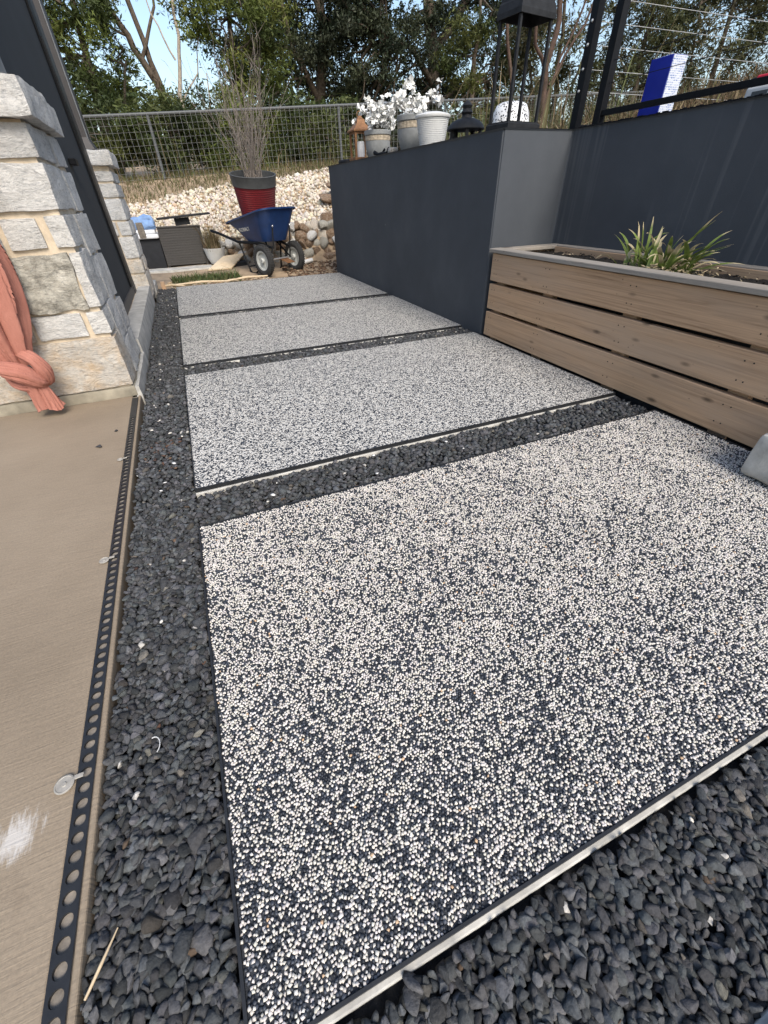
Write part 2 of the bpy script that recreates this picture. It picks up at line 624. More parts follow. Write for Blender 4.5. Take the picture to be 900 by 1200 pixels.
MAT['galv'] = simple('galvanised steel', (0.085, 0.09, 0.092), 0.6, 0.15, 40, 0.05, 0.001, 0.2)
MAT['wire'] = simple('weathered fence wire', (0.34, 0.345, 0.34), 0.6, 0.15, 40, 0.05, 0.001, 0.2)
MAT['steel'] = simple('bright steel', (0.55, 0.55, 0.55), 0.35, 0.1, 40, 0.05, 0.001, 0.8)
MAT['bluetray'] = simple('blue plastic tray', (0.011, 0.033, 0.108), 0.38, 0.25, 6, 0.05, 0.001, 0.0, 0.5)
MAT['bluecarton'] = simple('blue carton', (0.012, 0.025, 0.30), 0.4, 0.15, 6, 0.05, 0.001)
MAT['rubber'] = simple('tyre rubber', (0.030, 0.030, 0.030), 0.85, 0.3, 30, 0.3, 0.002)
MAT['rim'] = simple('grey plastic rim', (0.42, 0.43, 0.41), 0.5, 0.15, 20, 0.05, 0.001)
MAT['white'] = simple('white plastic', (0.56, 0.56, 0.545), 0.5, 0.06, 12, 0.05, 0.001)
MAT['petal'] = simple('white silk petals', (0.80, 0.80, 0.77), 0.8, 0.05, 30, 0.05, 0.001)
MAT['potred'] = m_weave('red ribbed planter', (0.12, 0.006, 0.010), (0.24, 0.012, 0.018), 1.0, 150)
MAT['potgrey'] = simple('grey planter rim', (0.060, 0.062, 0.062), 0.6, 0.2, 12, 0.1, 0.001)
MAT['glaze'] = simple('pale grey glazed pot', (0.215, 0.222, 0.22), 0.6, 0.15, 18, 0.2, 0.002)
MAT['band'] = simple('tan relief band', (0.36, 0.30, 0.22), 0.8, 0.45, 45, 0.8, 0.006)
MAT['copper'] = simple('rusty copper', (0.21, 0.105, 0.048), 0.55, 0.35, 22, 0.2, 0.002, 0.3)
t = NT('coral curtain cloth')
v = t.coord()
wr = t.noise(1.0, 7, 0.62, t.coord((38, 38, 9)), 1.4)
weave = t.noise(420, 2, 0.6, v)
c = t.ramp(t.noise(6, 4, 0.6, v), [(0.3, (0.36, 0.150, 0.112)), (0.7, (0.43, 0.190, 0.145))])
c = t.mix(0.35, c, t.ramp(weave, [(0.3, 0.7), (0.7, 1.0)]), 'MULTIPLY')
MAT['coral'] = t.done(c, 0.9, t.bump(weave, 0.3, 0.001, t.bump(wr, 0.6, 0.012)), spec=0.1)
MAT['wicker'] = m_weave('grey wicker', (0.050, 0.047, 0.045), (0.15, 0.14, 0.13), 3.0, 130)
MAT['darkfab'] = simple('black cover fabric', (0.012, 0.013, 0.016), 0.8, 0.3, 10, 0.2, 0.004)
MAT['bluecloth'] = simple('blue towel', (0.17, 0.27, 0.46), 0.9, 0.2, 14, 0.4, 0.004)
MAT['palegrey'] = simple('pale grey plastic', (0.60, 0.61, 0.62), 0.5, 0.1, 10, 0.05, 0.001)
MAT['red'] = simple('red plastic', (0.55, 0.02, 0.04), 0.4, 0.1, 10, 0.05, 0.001)
MAT['bark'] = simple('grey brown bark', (0.10, 0.078, 0.058), 0.95, 0.45, 14, 0.8, 0.02)
MAT['barkred'] = simple('red brown bark', (0.072, 0.044, 0.032), 0.9, 0.4, 10, 0.6, 0.015)
MAT['barkpale'] = simple('bleached dead wood', (0.36, 0.31, 0.25), 0.9, 0.3, 14, 0.6, 0.01)
MAT['twig'] = simple('bare twigs', (0.17, 0.145, 0.125), 0.9, 0.3, 20, 0.3, 0.004)
MAT['leaf'] = attr_mat('tree leaves', 0.6, 3.0, 0.3, 0.0, 0.0, 0.3, 0.25)
MAT['grass'] = attr_mat('grass blades', 0.8, 8, 0.3, 0.0, 0.0, 0.2, 0.2)
MAT['strap'] = attr_mat('strap leaves', 0.55, 25, 0.3, 0.0, 0.0, 0.35, 0.2)
MAT['soil'] = simple('dark potting soil', (0.022, 0.018, 0.015), 0.95, 0.5, 50, 1.0, 0.03)
MAT['mulch'] = simple('brown mulch soil', (0.115, 0.075, 0.048), 0.95, 0.5, 18, 1.0, 0.03)
MAT['dirt'] = simple('dry soil', (0.30, 0.225, 0.15), 0.95, 0.35, 3.0, 0.8, 0.03)
MAT['chip'] = attr_mat('wood chips and scraps', 0.9, 60, 0.3, 0.2, 0.002, 0.2)
MAT['clear'] = simple('dusty clear plastic', (0.30, 0.28, 0.245), 0.35, 0.2, 60, 0.1, 0.001)
MAT['dust'] = simple('dusty drain bed', (0.19, 0.165, 0.135), 0.9, 0.4, 35, 0.4, 0.003)
# ================================================================== GROUND AND PAVING
g = MB().box(-60, 60, -30, 90, -0.30, -0.16)
tag(g.build('ground', MAT['dirt']), kind='structure')


def skew(y):                      # the house edge runs a touch off the path's direction
    return -0.0112 * (y - 0.2)


# patio slab of the house: its edge lip, and the floor left of the drain
def strip(name, xa, xb, y0, y1, z0, z1, mat, kind=None, parent=None, bevel=0.0):
    b = MB()
    n = 6
    for i in range(n):
        pass
    ys = (y0, y1)
    vs = [(x + skew(y), y, z) for z in (z0, z1) for y in ys for x in (xa, xb)]
    b.add(vs, [(0, 2, 3, 1), (4, 5, 7, 6), (0, 1, 5, 4), (2, 6, 7, 3), (0, 4, 6, 2), (1, 3, 7, 5)])
    o = b.build(name, mat, parent, bevel=bevel)
    if kind: tag(o, kind=kind)
    return o


strip('patio_floor', -7.0, -0.4885, -3.0, 9.0, -0.15, 0.0, MAT['patio'], 'structure', bevel=0.003)
strip('patio_edge', -0.4555, -0.4425, -3.0, 2.84, -0.15, 0.0, MAT['patio'], 'structure', bevel=0.004)

# the channel drain between them
drain = empty('channel_drain', (-0.472, 0.2, 0.0), 'long black channel drain grate with a row of round holes along the patio edge', 'drain')
dw = 0.0325
b = MB()
pitch = 0.0305
y = -0.6
N = 16
while y < 2.80:
    cx = -0.472 + skew(y); hw = dw / 2; hp = pitch / 2; r = 0.0108
    if y > 2.50:
        b.box(cx - hw, cx + hw, y - hp + 0.0006, y + hp, -0.012, 0.0015)
        y += pitch
        continue
    outer, inner, low = [], [], []
    for k in range(N):
        a = 2 * PI * k / N + PI / N
        ca, sa = math.cos(a), math.sin(a)
        s = min(hw / max(abs(ca), 1e-6), hp / max(abs(sa), 1e-6))
        outer.append((cx + ca * s, y + sa * s, 0.0015))
        inner.append((cx + r * ca, y + r * sa, 0.0015))
        low.append((cx + r * ca, y + r * sa, -0.0045))
    # square up the four corners
    fs = []
    for k in range(N):
        j = (k + 1) % N
        fs += [(k, j, N + j, N + k), (N + k, N + j, 2 * N + j, 2 * N + k)]
    b.add(outer + inner + low, fs)
    for k in range(N):
        p, q = outer[k], outer[(k + 1) % N]
        if abs(p[0] - q[0]) > 1e-5 and abs(p[1] - q[1]) > 1e-5:   # corner fill
            cpt = (p[0] if abs(abs(p[0] - cx) - hw) < 1e-5 else q[0], p[1] if abs(abs(p[1] - y) - hp) < 1e-5 else q[1], 0.0015)
            b.add([p, cpt, q], [(0, 2, 1)] if (k % 4 == 3) else [(0, 1, 2)])
    y += pitch
b.build('grate', MAT['trim'], drain)
strip('drain_bed', -0.4880, -0.4560, -0.62, 2.83, -0.06, -0.0045, MAT['dust'], parent=None)
bed = bpy.data.objects['drain_bed']
bed.parent = drain
bed.location = -drain.location
for (dx, dy, rr, lab) in ((-0.512, 0.548, 0.0185, 'large dusty clear disc lying half over the drain nearest the camera'),
                          (-0.512, 1.262, 0.0150, 'small clear disc by the drain midway along the patio'),
                          (-0.520, 1.990, 0.0130, 'small pale disc at the drain edge closest to the stone pillar')):
    d = empty('round_cap', (dx, dy, 0.004), lab, 'cap')
    MB().lathe([(rr * 0.9, 0.0), (rr, 0.0015), (rr, 0.003), (rr * 0.86, 0.0042), (rr * 0.8, 0.0030), (rr * 0.3, 0.0030), (rr * 0.22, 0.0048), (rr * 0.1, 0.0048)], 28, (dx, dy, 0.004)).build('cap_disc', MAT['clear'], d, smooth=True)
    MB().box(dx + rr * 0.92, dx + rr + 0.016, dy + 0.002, dy + 0.011, 0.0045, 0.0075).build('cap_tab', MAT['clear'], d, bevel=0.001)

# --- the stepping slabs
SX0, SX1 = -0.211, 2.13
slabs = [(-1.60, -0.214, 2.13, 'front edge slab, only its pale corner showing at the bottom right of the path'),
         (0.046, 1.326, 2.13, 'largest black and white pebble slab nearest the camera'),
         (1.588, 3.095, 2.13, 'second black and white pebble slab reaching the planter and wall corner'),
         (3.330, 4.895, 2.175, 'third pebble slab along the charcoal wall'),
         (5.035, 6.98, 2.175, 'farthest pebble slab, ending at the wheelbarrow')]


def pebble_cells(x0, x1, y0, y1, pitch, seed):
    r = np.random.default_rng(seed)
    xs = np.arange(x0 + pitch * 0.5, x1 - pitch * 0.4, pitch)
    ys = np.arange(y0 + pitch * 0.5, y1 - pitch * 0.4, pitch * 0.866)
    X, Y = np.meshgrid(xs, ys)
    X[1::2] += pitch / 2
    X = X.ravel() + r.normal(0, pitch * 0.17, X.size)
    Y = Y.ravel() + r.normal(0, pitch * 0.17, Y.size)
    ok = (X < x1 - pitch * 0.3) & (X > x0 + pitch * 0.3) & (Y > y0 + pitch * 0.3) & (Y < y1 - pitch * 0.3)
    return X[ok], Y[ok], r


def dome_proto(k, seed):
    q = np.random.default_rng(500 + seed)
    a = (np.arange(k) + q.uniform(-.3, .3, k)) * 2 * PI / k
    base = np.stack([np.cos(a), np.sin(a), np.zeros(k)], 1)
    g = q.uniform(0.45, 0.86, k)
    mid = np.stack([g * np.cos(a + 0.2), g * np.sin(a + 0.2), q.uniform(0.60, 0.95, k)], 1)
    base *= q.uniform(0.8, 1.15, k)[:, None]
    mid[:, 2] *= 1.12
    fs = [[i, (i + 1) % k, k + (i + 1) % k, k + i] for i in range(k)]
    fs += [[k + i for i in range(k)]]
    return np.concatenate([base, mid]), fs


def patch_noise(X, Y, r, cell):
    """smooth random field on the slab, for clumps of dark and light pebbles"""
    gx = np.floor(X / cell).astype(int); gy = np.floor(Y / cell).astype(int)
    fx = X / cell - gx; fy = Y / cell - gy
    gx -= gx.min(); gy -= gy.min()
    G = r.normal(size=(gx.max() + 3, gy.max() + 3))
    sx = fx * fx * (3 - 2 * fx); sy = fy * fy * (3 - 2 * fy)
    return ((G[gx, gy] * (1 - sx) + G[gx + 1, gy] * sx) * (1 - sy) + (G[gx, gy + 1] * (1 - sx) + G[gx + 1, gy + 1] * sx) * sy)


def lay_pebbles(parent, x0, x1, y0, y1, pitch, seed, k):
    X, Y, r = pebble_cells(x0, x1, y0, y1, pitch, seed)
    n = len(X)
    light = r.random(n) + 0.10 * patch_noise(X, Y, r, 0.018) + 0.06 * patch_noise(X, Y, r, 0.09) > 0.37
    tint = np.where(light[:, None],
                    np.array([0.665, 0.638, 0.575])[None] * r.uniform(0.74, 1.10, (n, 1)) * np.stack([np.ones(n), r.uniform(0.95, 1.0, n), r.uniform(0.93, 1.03, n)], 1),
                    np.array([0.032, 0.037, 0.047])[None] * r.uniform(0.5, 2.0, (n, 1)))
    warm = r.random(n) < 0.004
    tint[warm] = np.array([0.55, 0.38, 0.24])
    rad = pitch * r.uniform(0.46, 0.70, n) * np.where(light, 1.0, 1.06)
    scl = np.stack([rad * r.uniform(0.78, 1.22, n), rad * r.uniform(0.78, 1.12, n), rad * r.uniform(0.55, 0.95, n)], 1)
    pos = np.stack([X, Y, -0.0052 + np.where(light, 0.0006, -0.0004) + r.normal(0, 0.0007, n)], 1) - np.array(parent.location)[None]
    me = scatter_mesh('pebbles', [*[dome_proto(k, q) for q in range(5)]], r.integers(0, 5, n), pos, rand_rot(n, 0.38, r), scl, tint, False)
    o = link('pebbles', me, MAT['pebble'], parent)
    o['kind'] = 'stuff'


for i, (y0, y1, x1, lab) in enumerate(slabs):
    s = empty('paving_slab', (SX0, y0, 0), lab, 'paving slab', 'pebble slabs of the path')
    lip = 0.009
    MB().box(SX0 - 0.002, x1 + 0.004, y0 - lip, y1 + (lip if i == 0 else 0.004), -0.15, -0.019).build('concrete_base', MAT['slabbase'], s, bevel=0.003)
    t = 0.005
    MB().box(SX0 + t, x1 - t, y0 + t, y1 - t, -0.0185, -0.006 if i == 1 else -0.0012).build('pebble_bed', MAT['binder'] if i == 1 else MAT['slabtop'], s)
    tb = MB()
    tb.box(SX0, x1, y0, y0 + t, -0.0188, 0.0)
    tb.box(SX0, x1, y1 - t, y1, -0.0188, 0.0)
    tb.box(SX0 - 0.0004, SX0 + t, y0 + t, y1 - t, -0.0188, 0.0002)
    tb.box(x1 - t, x1 + 0.0004, y0 + t, y1 - t, -0.0188, 0.0002)
    tb.build('edge_trim', MAT['trim'], s)
    if i == 1: lay_pebbles(s, SX0 + t, x1 - t, y0 + t, y1 - t, 0.0062, 21, 4)

# --- dark crushed gravel round the slabs
bedm = MB()
bedm.box(-0.4405, 2.60, -0.80, 6.98, -0.155, -0.045)
tag(bedm.build('gravel_bed', MAT['gravelbed']), kind='structure')
rock_protos = [rock_proto(100 + k, ICO2, 8, 0.30, 0.66) for k in range(14)]
small_protos = [rock_proto(200 + k, ICO1, 4, 0.4, 0.8) for k in range(7)]


def gravel(name, regions, pitch, protos, size, seed, layers=2, ztop=-0.018, low=None):
    r = np.random.default_rng(seed)
    P, LY = [], []
    for (x0, x1, y0, y1) in regions:
        for ly in range(layers):
            xs = np.arange(x0, x1, pitch); ys = np.arange(y0, y1, pitch)
            X, Y = np.meshgrid(xs, ys)
            X[1::2] += pitch / 2
            X = X.ravel() + r.normal(0, pitch * 0.24, X.size) + ly * pitch * 0.5
            Y = Y.ravel() + r.normal(0, pitch * 0.24, Y.size) + ly * pitch * 0.5
            ok = (X > x0 + 0.006) & (X < x1 - 0.006) & (Y > y0 + 0.005) & (Y < y1 - 0.005)
            X, Y = X[ok], Y[ok]
            # the bed is a little hollow and heaped here and there, and sinks at the edges
            z = ztop + 0.008 * np.exp(-((X + 0.435) / 0.03) ** 2) - ly * pitch * 0.5 + 0.006 * np.sin(X * 23 + Y * 9) * np.sin(Y * 17 - X * 5) + r.normal(0, 0.003, X.size)
            P.append(np.stack([X, Y, z], 1)); LY.append(np.full(X.size, ly))
    P = np.concatenate(P)
    n = len(P)
    a = size * r.lognormal(0, 0.24, n)
    scl = np.stack([a, a * r.uniform(0.58, 0.92, n), a * r.uniform(0.38, 0.72, n)], 1)
    base = r.uniform(0.040, 0.128, n) * r.uniform(0.75, 1.25, n)
    tint = np.stack([base * r.uniform(0.93, 1.06, n), base * 1.02, base * r.uniform(1.0, 1.10, n)], 1)
    u = r.random(n)
    tint[u < 0.03] = tint[u < 0.03] * np.array([1.6, 1.45, 1.2])
    tint[u < 0.004] = np.array([0.6, 0.57, 0.52])
    tint[(u > 0.997)] = np.array([0.12, 0.085, 0.06])
    which = r.integers(0, len(protos), n)
    if low is not None:           # the buried layer uses the simpler stones
        LY = np.concatenate(LY)
        which = np.where(LY == 0, r.integers(0, low, n), r.integers(low, len(protos), n))
    me = scatter_mesh(name, protos, which, P, rand_rot(n, 0.85, r), scl, tint, False)
    o = link(name, me, MAT['gravel'])
    return tag(o, kind='stuff')


NEAR = [(-0.446, -0.213, -0.30, 1.6), (-0.213, 2.13, -0.204, 0.031)]
near = gravel('near_gravel', NEAR, 0.0142, rock_protos + small_protos, 0.0140, 31, low=len(rock_protos))
tag(near, 'dark crushed gravel filling the strip and gap in front of the nearest slab', 'gravel')
far = gravel('far_gravel', [(-0.452, -0.213, 1.6, 6.98), (-0.213, 2.13, 1.332, 1.572), (-0.213, 2.17, 3.10, 3.314), (-0.213, 2.17, 4.90, 5.02)], 0.0185, small_protos, 0.0145, 32)
tag(far, 'dark crushed gravel strip by the house and in the joints between the farther slabs', 'gravel')


# bits lying in the gravel and on the patio
def chips(name, lab, pts, size, cols, seed, z, cat='debris'):
    r = np.random.default_rng(seed)
    n = len(pts)
    pos = np.array([(x, y, z) for x, y in pts])
    a = size * r.uniform(0.6, 1.3, n)
    scl = np.stack([a, a * r.uniform(0.4, 0.8, n), a * r.uniform(0.12, 0.35, n)], 1)
    tint = np.array([cols[k] for k in r.integers(0, len(cols), n)])
    me = scatter_mesh(name, small_protos, r.integers(0, len(small_protos), n), pos, rand_rot(n, 0.3, r), scl, tint)
    return tag(link(name, me, MAT['chip']), lab, cat, kind='stuff')


rr = random.Random(5)
wpts = [(-0.30, 1.05), (-0.335, 0.93), (-0.40, 2.30), (-0.38, 1.86), (-0.345, 1.66), (-0.33, 1.72), (0.36, 1.555), (-0.385, 2.62), (-0.36, 3.3), (0.62, 0.0), (0.88, -0.06), (0.74, -0.15)]
wpts += [(rr.uniform(-0.44, -0.23), rr.uniform(1.6, 6.5)) for _ in range(38)] + [(rr.uniform(-0.1, 1.9), rr.uniform(1.36, 1.56)) for _ in range(10)]
chips('limestone_chips', 'small white limestone chips scattered in the dark gravel', wpts, 0.012, [(0.78, 0.76, 0.72), (0.7, 0.66, 0.58)], 3, -0.012, 'chips')
lpts = [(rr.uniform(-0.43, -0.23), rr.uniform(0.1, 1.3)) for _ in range(7)] + [(-0.42 + rr.uniform(0, .16), 1.9 + rr.uniform(-.12, .25)) for _ in range(45)]
chips('leaf_litter', 'brown crumbled leaf litter on the gravel strip', lpts, 0.012, [(0.11, 0.06, 0.04), (0.14, 0.09, 0.06), (0.08, 0.05, 0.04)], 4, -0.012, 'leaf litter')
for (px_, py_, s_, lab) in ((-0.565, 2.34, 0.016, 'dark stray gravel stone on the patio close to the pillar'),
                            (-0.625, 2.18, 0.022, 'larger dark stray gravel stone on the patio beside the drain'),):
    me = scatter_mesh('stray_stone', rock_protos, np.array([2]), np.array([[0, 0, 0.0]]), rand_rot(1, 0.2), np.array([[s_, s_ * .7, s_ * .4]]), np.array([[0.06, 0.06, 0.065]]))
    o = tag(link('stray_stone', me, MAT['gravel']), lab, 'stone'); o.location = (px_, py_, s_ * 0.3)
tag(MB().tube([(-0.432, 0.205, 0.0), (-0.412, 0.235, 0.004), (-0.392, 0.272, 0.001)], [0.0022, 0.0026, 0.001], 6).build('straw', MAT['ply']), 'pale straw stem lying in the near gravel beside the patio edge', 'straw')
tag(MB().tube([(-0.345 + 0.013 * math.cos(t), 0.560 + 0.020 * math.sin(t), -0.002) for t in np.linspace(-1.0, 1.9, 9)], 0.0011, 5).build('wire_scrap', MAT['white']), 'small curved white scrap of wire on the near gravel', 'wire')

# ================================================================== RETAINING WALL
WZ = 1.270
wall = empty('retaining_wall', (2.185, 3.03, 0), 'charcoal painted retaining wall with a lighter end face beside the path', 'wall')
V = [(2.185, 7.12), (2.150, 3.03), (2.732, 3.03), (2.732, -2.5), (2.95, -2.5), (2.95, 3.30), (2.56, 3.30), (2.56, 6.90), (7.0, 6.90), (7.0, 7.12)]
n = len(V)
b = MB()
b.add([(x, y, -0.15) for x, y in V] + [(x, y, WZ) for x, y in V],
      [(i, i + n, (i + 1) % n + n, (i + 1) % n) for i in range(n)] + [tuple(range(n, 2 * n))])
wo = b.build('wall_body', MAT['wall'], wall, bevel=0.011)
# dimpled drainage membrane showing along the top
b = MB()
yy = 3.00
rr = random.Random(9)
while yy > 0.2:
    h = rr.uniform(0.006, 0.012)
    b.box(2.742, 2.752, yy - 0.017, yy, WZ - 0.006, WZ + h)
    yy -= 0.0185
b.build('membrane_edge', MAT['black'], wall)
# raised garden behind the wall, and the slope that climbs to the right of it
XS = np.concatenate([np.arange(2.45, 4.0, 0.1), np.arange(4.0, 16, 0.4)])
YS = np.concatenate([np.arange(-2.4, 7.0, 0.15)])
rng = np.random.default_rng(8)


def upper_z(x, y):
    fy = max(0.0, min(1.0, (6.4 - y) / 2.2))
    z = 1.20 + max(0.0, min(x - 3.5, 6.0)) * 0.22 * fy * fy * (3 - 2 * fy) + 0.03 * noise.noise(Vector((x * 1.3, y * 1.3, 0))) + 0.02 * noise.noise(Vector((x * 5, y * 5, 3)))
    return z


vs, fs = [], []
for y_ in YS:
    for x_ in XS:
        xx = x_
        if y_ < 3.2 and xx < 2.90: xx = 2.90
        vs.append((xx, y_, upper_z(xx, y_)))
nx = len(XS)
for j in range(len(YS) - 1):
    for i in range(nx - 1):
        a = j * nx + i
        fs.append((a, a + 1, a + nx + 1, a + nx))
gb = MB(); gb.v = vs; gb.f = fs
tag(gb.build('upper_garden', MAT['mulch'], smooth=True), kind='structure')

# ================================================================== CEDAR PLANTER
pl = empty('planter_box', (2.14, 1.6, 0), 'long weathered cedar planter box with three wide boards against the charcoal wall', 'planter')
PY0, PY1 = 0.30, 2.972
for k, (z0, z1) in enumerate(((0.008, 0.185), (0.207, 0.381), (0.403, 0.580))):
    x0 = 2.140 + 0.002 * (k % 2)
    bb = MB().box(x0, x0 + 0.038, PY0, PY1, z0, z1)
    bb.build('board', MAT['wood'], pl, bevel=0.004)
for k, (z0, z1) in enumerate(((0.008, 0.185), (0.207, 0.381), (0.403, 0.580))):
    MB().box(2.181, 2.726, PY1 - 0.038, PY1 - 0.001, z0, z1).build('end_board', MAT['wood'], pl, bevel=0.004)
for py_ in (1.02, 1.70, 2.36, 2.90):
    MB().box(2.182, 2.226, py_ - 0.045, py_ + 0.045 if py_ < 2.8 else py_ + 0.03, -0.03, 0.575).build('batten', MAT['wood'], pl)
sb_ = MB()
for py_ in (1.02, 1.70, 2.36, 2.93):
    for (z0, z1) in ((0.008, 0.185), (0.207, 0.381), (0.403, 0.580)):
        for dz in (0.045, 0.136):
            for dy in ((-0.018, 0.016) if py_ < 2.8 else (0.0, -0.03)):
                sb_.lathe([(0.0032, 0), (0.0032, 0.0012), (0.0022, 0.0014), (0.0015, 0.0006)], 8, (2.1398, py_ + dy + 0.004 * math.sin(37 * (z0 + dz + dy)), z0 + dz + 0.005 * math.sin(91 * (py_ + dz))), Matrix.Rotation(-PI / 2, 3, 'Y'))
o = sb_.build('screw_heads', MAT['blackmetal'], pl); o['kind'] = 'stuff'
MB().box(2.118, 2.222, PY0, PY1 + 0.022, 0.586, 0.610).build('cap_board', MAT['woodcap'], pl, bevel=0.004)
MB().box(2.224, 2.728, PY1 - 0.085, PY1 + 0.020, 0.5855, 0.6095).build('cap_board', MAT['woodcap'], pl, bevel=0.004)
MB().box(2.655, 2.729, PY0, PY1 - 0.088, 0.5865, 0.6100).build('cap_board', MAT['woodcap'], pl, bevel=0.004)
MB().box(2.64, 2.655, PY0, PY1 - 0.09, 0.40, 0.60).build('liner_board', MAT['wood'], pl)
MB().box(2.19, 2.64, PY0, PY1 - 0.04, -0.1, 0.02).build('liner', MAT['darkfab'], pl)
sv, sf = [], []
ny_, nx_ = 90, 16
for j in range(ny_ + 1):
    for i in range(nx_ + 1):
        x_ = 2.18 + 0.46 * i / nx_; y_ = PY0 + (PY1 - 0.04 - PY0) * j / ny_
        sv.append((x_, y_, 0.566 + 0.014 * noise.noise(Vector((x_ * 9, y_ * 9, 1))) + 0.012 * noise.noise(Vector((x_ * 31, y_ * 31, 2)))))
for j in range(ny_):
    for i in range(nx_):
        a = j * (nx_ + 1) + i
        sf.append((a, a + 1, a + nx_ + 2, a + nx_ + 1))
gb = MB(); gb.v = sv; gb.f = sf
so = gb.build('soil', MAT['soil'], pl, smooth=True); so['kind'] = 'stuff'
# bark bits and pale roots in the soil
r = np.random.default_rng(77)
n = 420
pos = np.stack([r.uniform(2.24, 2.63, n), r.uniform(0.5, 2.9, n), r.uniform(0.566, 0.586, n)], 1)
a = r.uniform(0.004, 0.016, n)
t_ = np.where(r.random((n, 1)) < 0.82, np.array([[0.03, 0.025, 0.02]]) * r.uniform(.5, 1.6, (n, 1)), np.array([[0.42, 0.34, 0.24]]) * r.uniform(.5, 1.1, (n, 1)))
me = scatter_mesh('bark_bits', small_protos, r.integers(0, 7, n), pos - np.array(pl.location)[None], rand_rot(n, 0.5, r), np.stack([a, a * .5, a * .35], 1), t_)
bo = link('bark_bits', me, MAT['chip'], pl); bo['kind'] = 'stuff'


# strap leaves with withered tips
def strap_leaf(parent, base, az, length, lift, droop, width, wither, seed):
    r = random.Random(seed)
    d = Vector((math.cos(az), math.sin(az), 0))
    side = Vector((-d.y, d.x, 0))
    p = Vector(base)
    ang = lift
    n = 10
    V, F, T = [], [], []
    for i in range(n + 1):
        f = i / n
        w = width * (0.75 + 0.5 * f if f < 0.4 else 0.95 * (1 - ((f - 0.4) / 0.62) ** 2.2)) * 0.5
        w = max(w, 0.0008)
        up = Vector((-d.x * math.sin(ang), -d.y * math.sin(ang), math.cos(ang)))
        tw = 0.35 * math.sin(f * 3 + seed)
        s2 = side * math.cos(tw) + up * math.sin(tw)
        V += [tuple(p - s2 * w + up * w * 0.35), tuple(p), tuple(p + s2 * w + up * w * 0.35)]
        gcol = np.array((0.165, 0.225, 0.050)) * (0.8 + 0.5 * r.random()) if f < 1 - wither else np.array((0.58, 0.49, 0.30)) * (0.75 + 0.4 * r.random())
        if f < 0.12: gcol = np.array((0.30, 0.33, 0.14))
        T += [gcol * 1.0, gcol * 0.8, gcol]
        step = length / n
        p = p + (d * math.cos(ang) + Vector((0, 0, 1)) * math.sin(ang)) * step
        ang -= droop / n * (0.4 + 1.6 * f) + (wither * 3.2 / n if f > 1 - wither else 0)
        if f > 1 - wither:
            d = (d + Vector((r.uniform(-.3, .3), r.uniform(-.3, .3), 0))).normalized()
            side = Vector((-d.y, d.x, 0))
    for i in range(n):
        a = i * 3
        F += [[a, a + 1, a + 4, a + 3], [a + 1, a + 2, a + 5, a + 4]]
    V = np.array(V) - np.array(parent.location)[None]
    me = raw_mesh('leaf', V, np.concatenate([np.array(f) for f in F]), np.arange(len(F)) * 4, np.array(T), True)
    return link('leaf', me, MAT['strap'], parent)


sp = empty('strap_leaf_plant', (2.40, 1.72, 0.55), 'clump of green strap leaves with withered curling tips growing in the cedar planter', 'plant')
rr = random.Random(12)
spec = [(2.42, 1.93, 1.6, 0.22, 1.35, 0.1, 0.10), (2.41, 1.90, 1.2, 0.24, 1.45, 0.15, 0.16), (2.45, 1.78, -1.2, 0.30, 1.15, 0.25, 0.22),
        (2.42, 1.74, -1.35, 0.27, 0.78, 0.35, 0.05), (2.40, 1.72, -1.5, 0.29, 0.70, 0.45, 0.15), (2.38, 1.70, -1.7, 0.30, 0.62, 0.30, 0.04),
        (2.44, 1.66, -1.45, 0.26, 0.48, 0.55, 0.20), (2.37, 1.66, -1.75, 0.28, 0.42, 0.60, 0.2), (2.40, 1.80, -1.4, 0.30, 0.95, 0.2, 0.0)]
for k in range(62):
    bx, by = rr.uniform(2.33, 2.48), rr.uniform(1.62, 1.99)
    az = (-1.57 + rr.gauss(0, 0.9)) if by < 1.82 else (1.57 + rr.gauss(0, 1.0))
    spec.append((bx, by, az, rr.uniform(0.11, 0.25), rr.uniform(0.6, 1.45), rr.uniform(0.3, 1.3), rr.choice([0, 0.12, 0.3, 0.45, 0.6])))
for k, (bx, by, az, ln, lift, dr, wi) in enumerate(spec):
    strap_leaf(sp, (bx, by, 0.566), az, ln * 1.06, lift, dr, rr.uniform(0.017, 0.028), wi, k)
r = np.random.default_rng(5)
n = 260
pos = np.stack([r.normal(2.40, 0.06, n), r.normal(1.72, 0.12, n), r.uniform(0.572, 0.605, n)], 1)
a = r.uniform(0.008, 0.03, n)
me = scatter_mesh('withered_leaf_scraps', small_protos, r.integers(0, 7, n), pos - np.array(sp.location)[None], rand_rot(n, 0.7, r), np.stack([a, a * .25, a * .12], 1), np.array([[0.52, 0.42, 0.27]]) * r.uniform(.5, 1.2, (n, 1)))
o = link('withered_leaf_scraps', me, MAT['chip'], sp); o['kind'] = 'stuff'

# concrete block standing at the planter's foot
cb = block('concrete_block', 1.878, 2.118, 0.22, 0.745, -0.0005, 0.192, MAT['curb'], None, 8, 0.004, 0.030, 4)
tag(cb, 'grey rounded concrete block on the near slab in front of the planter', 'block')
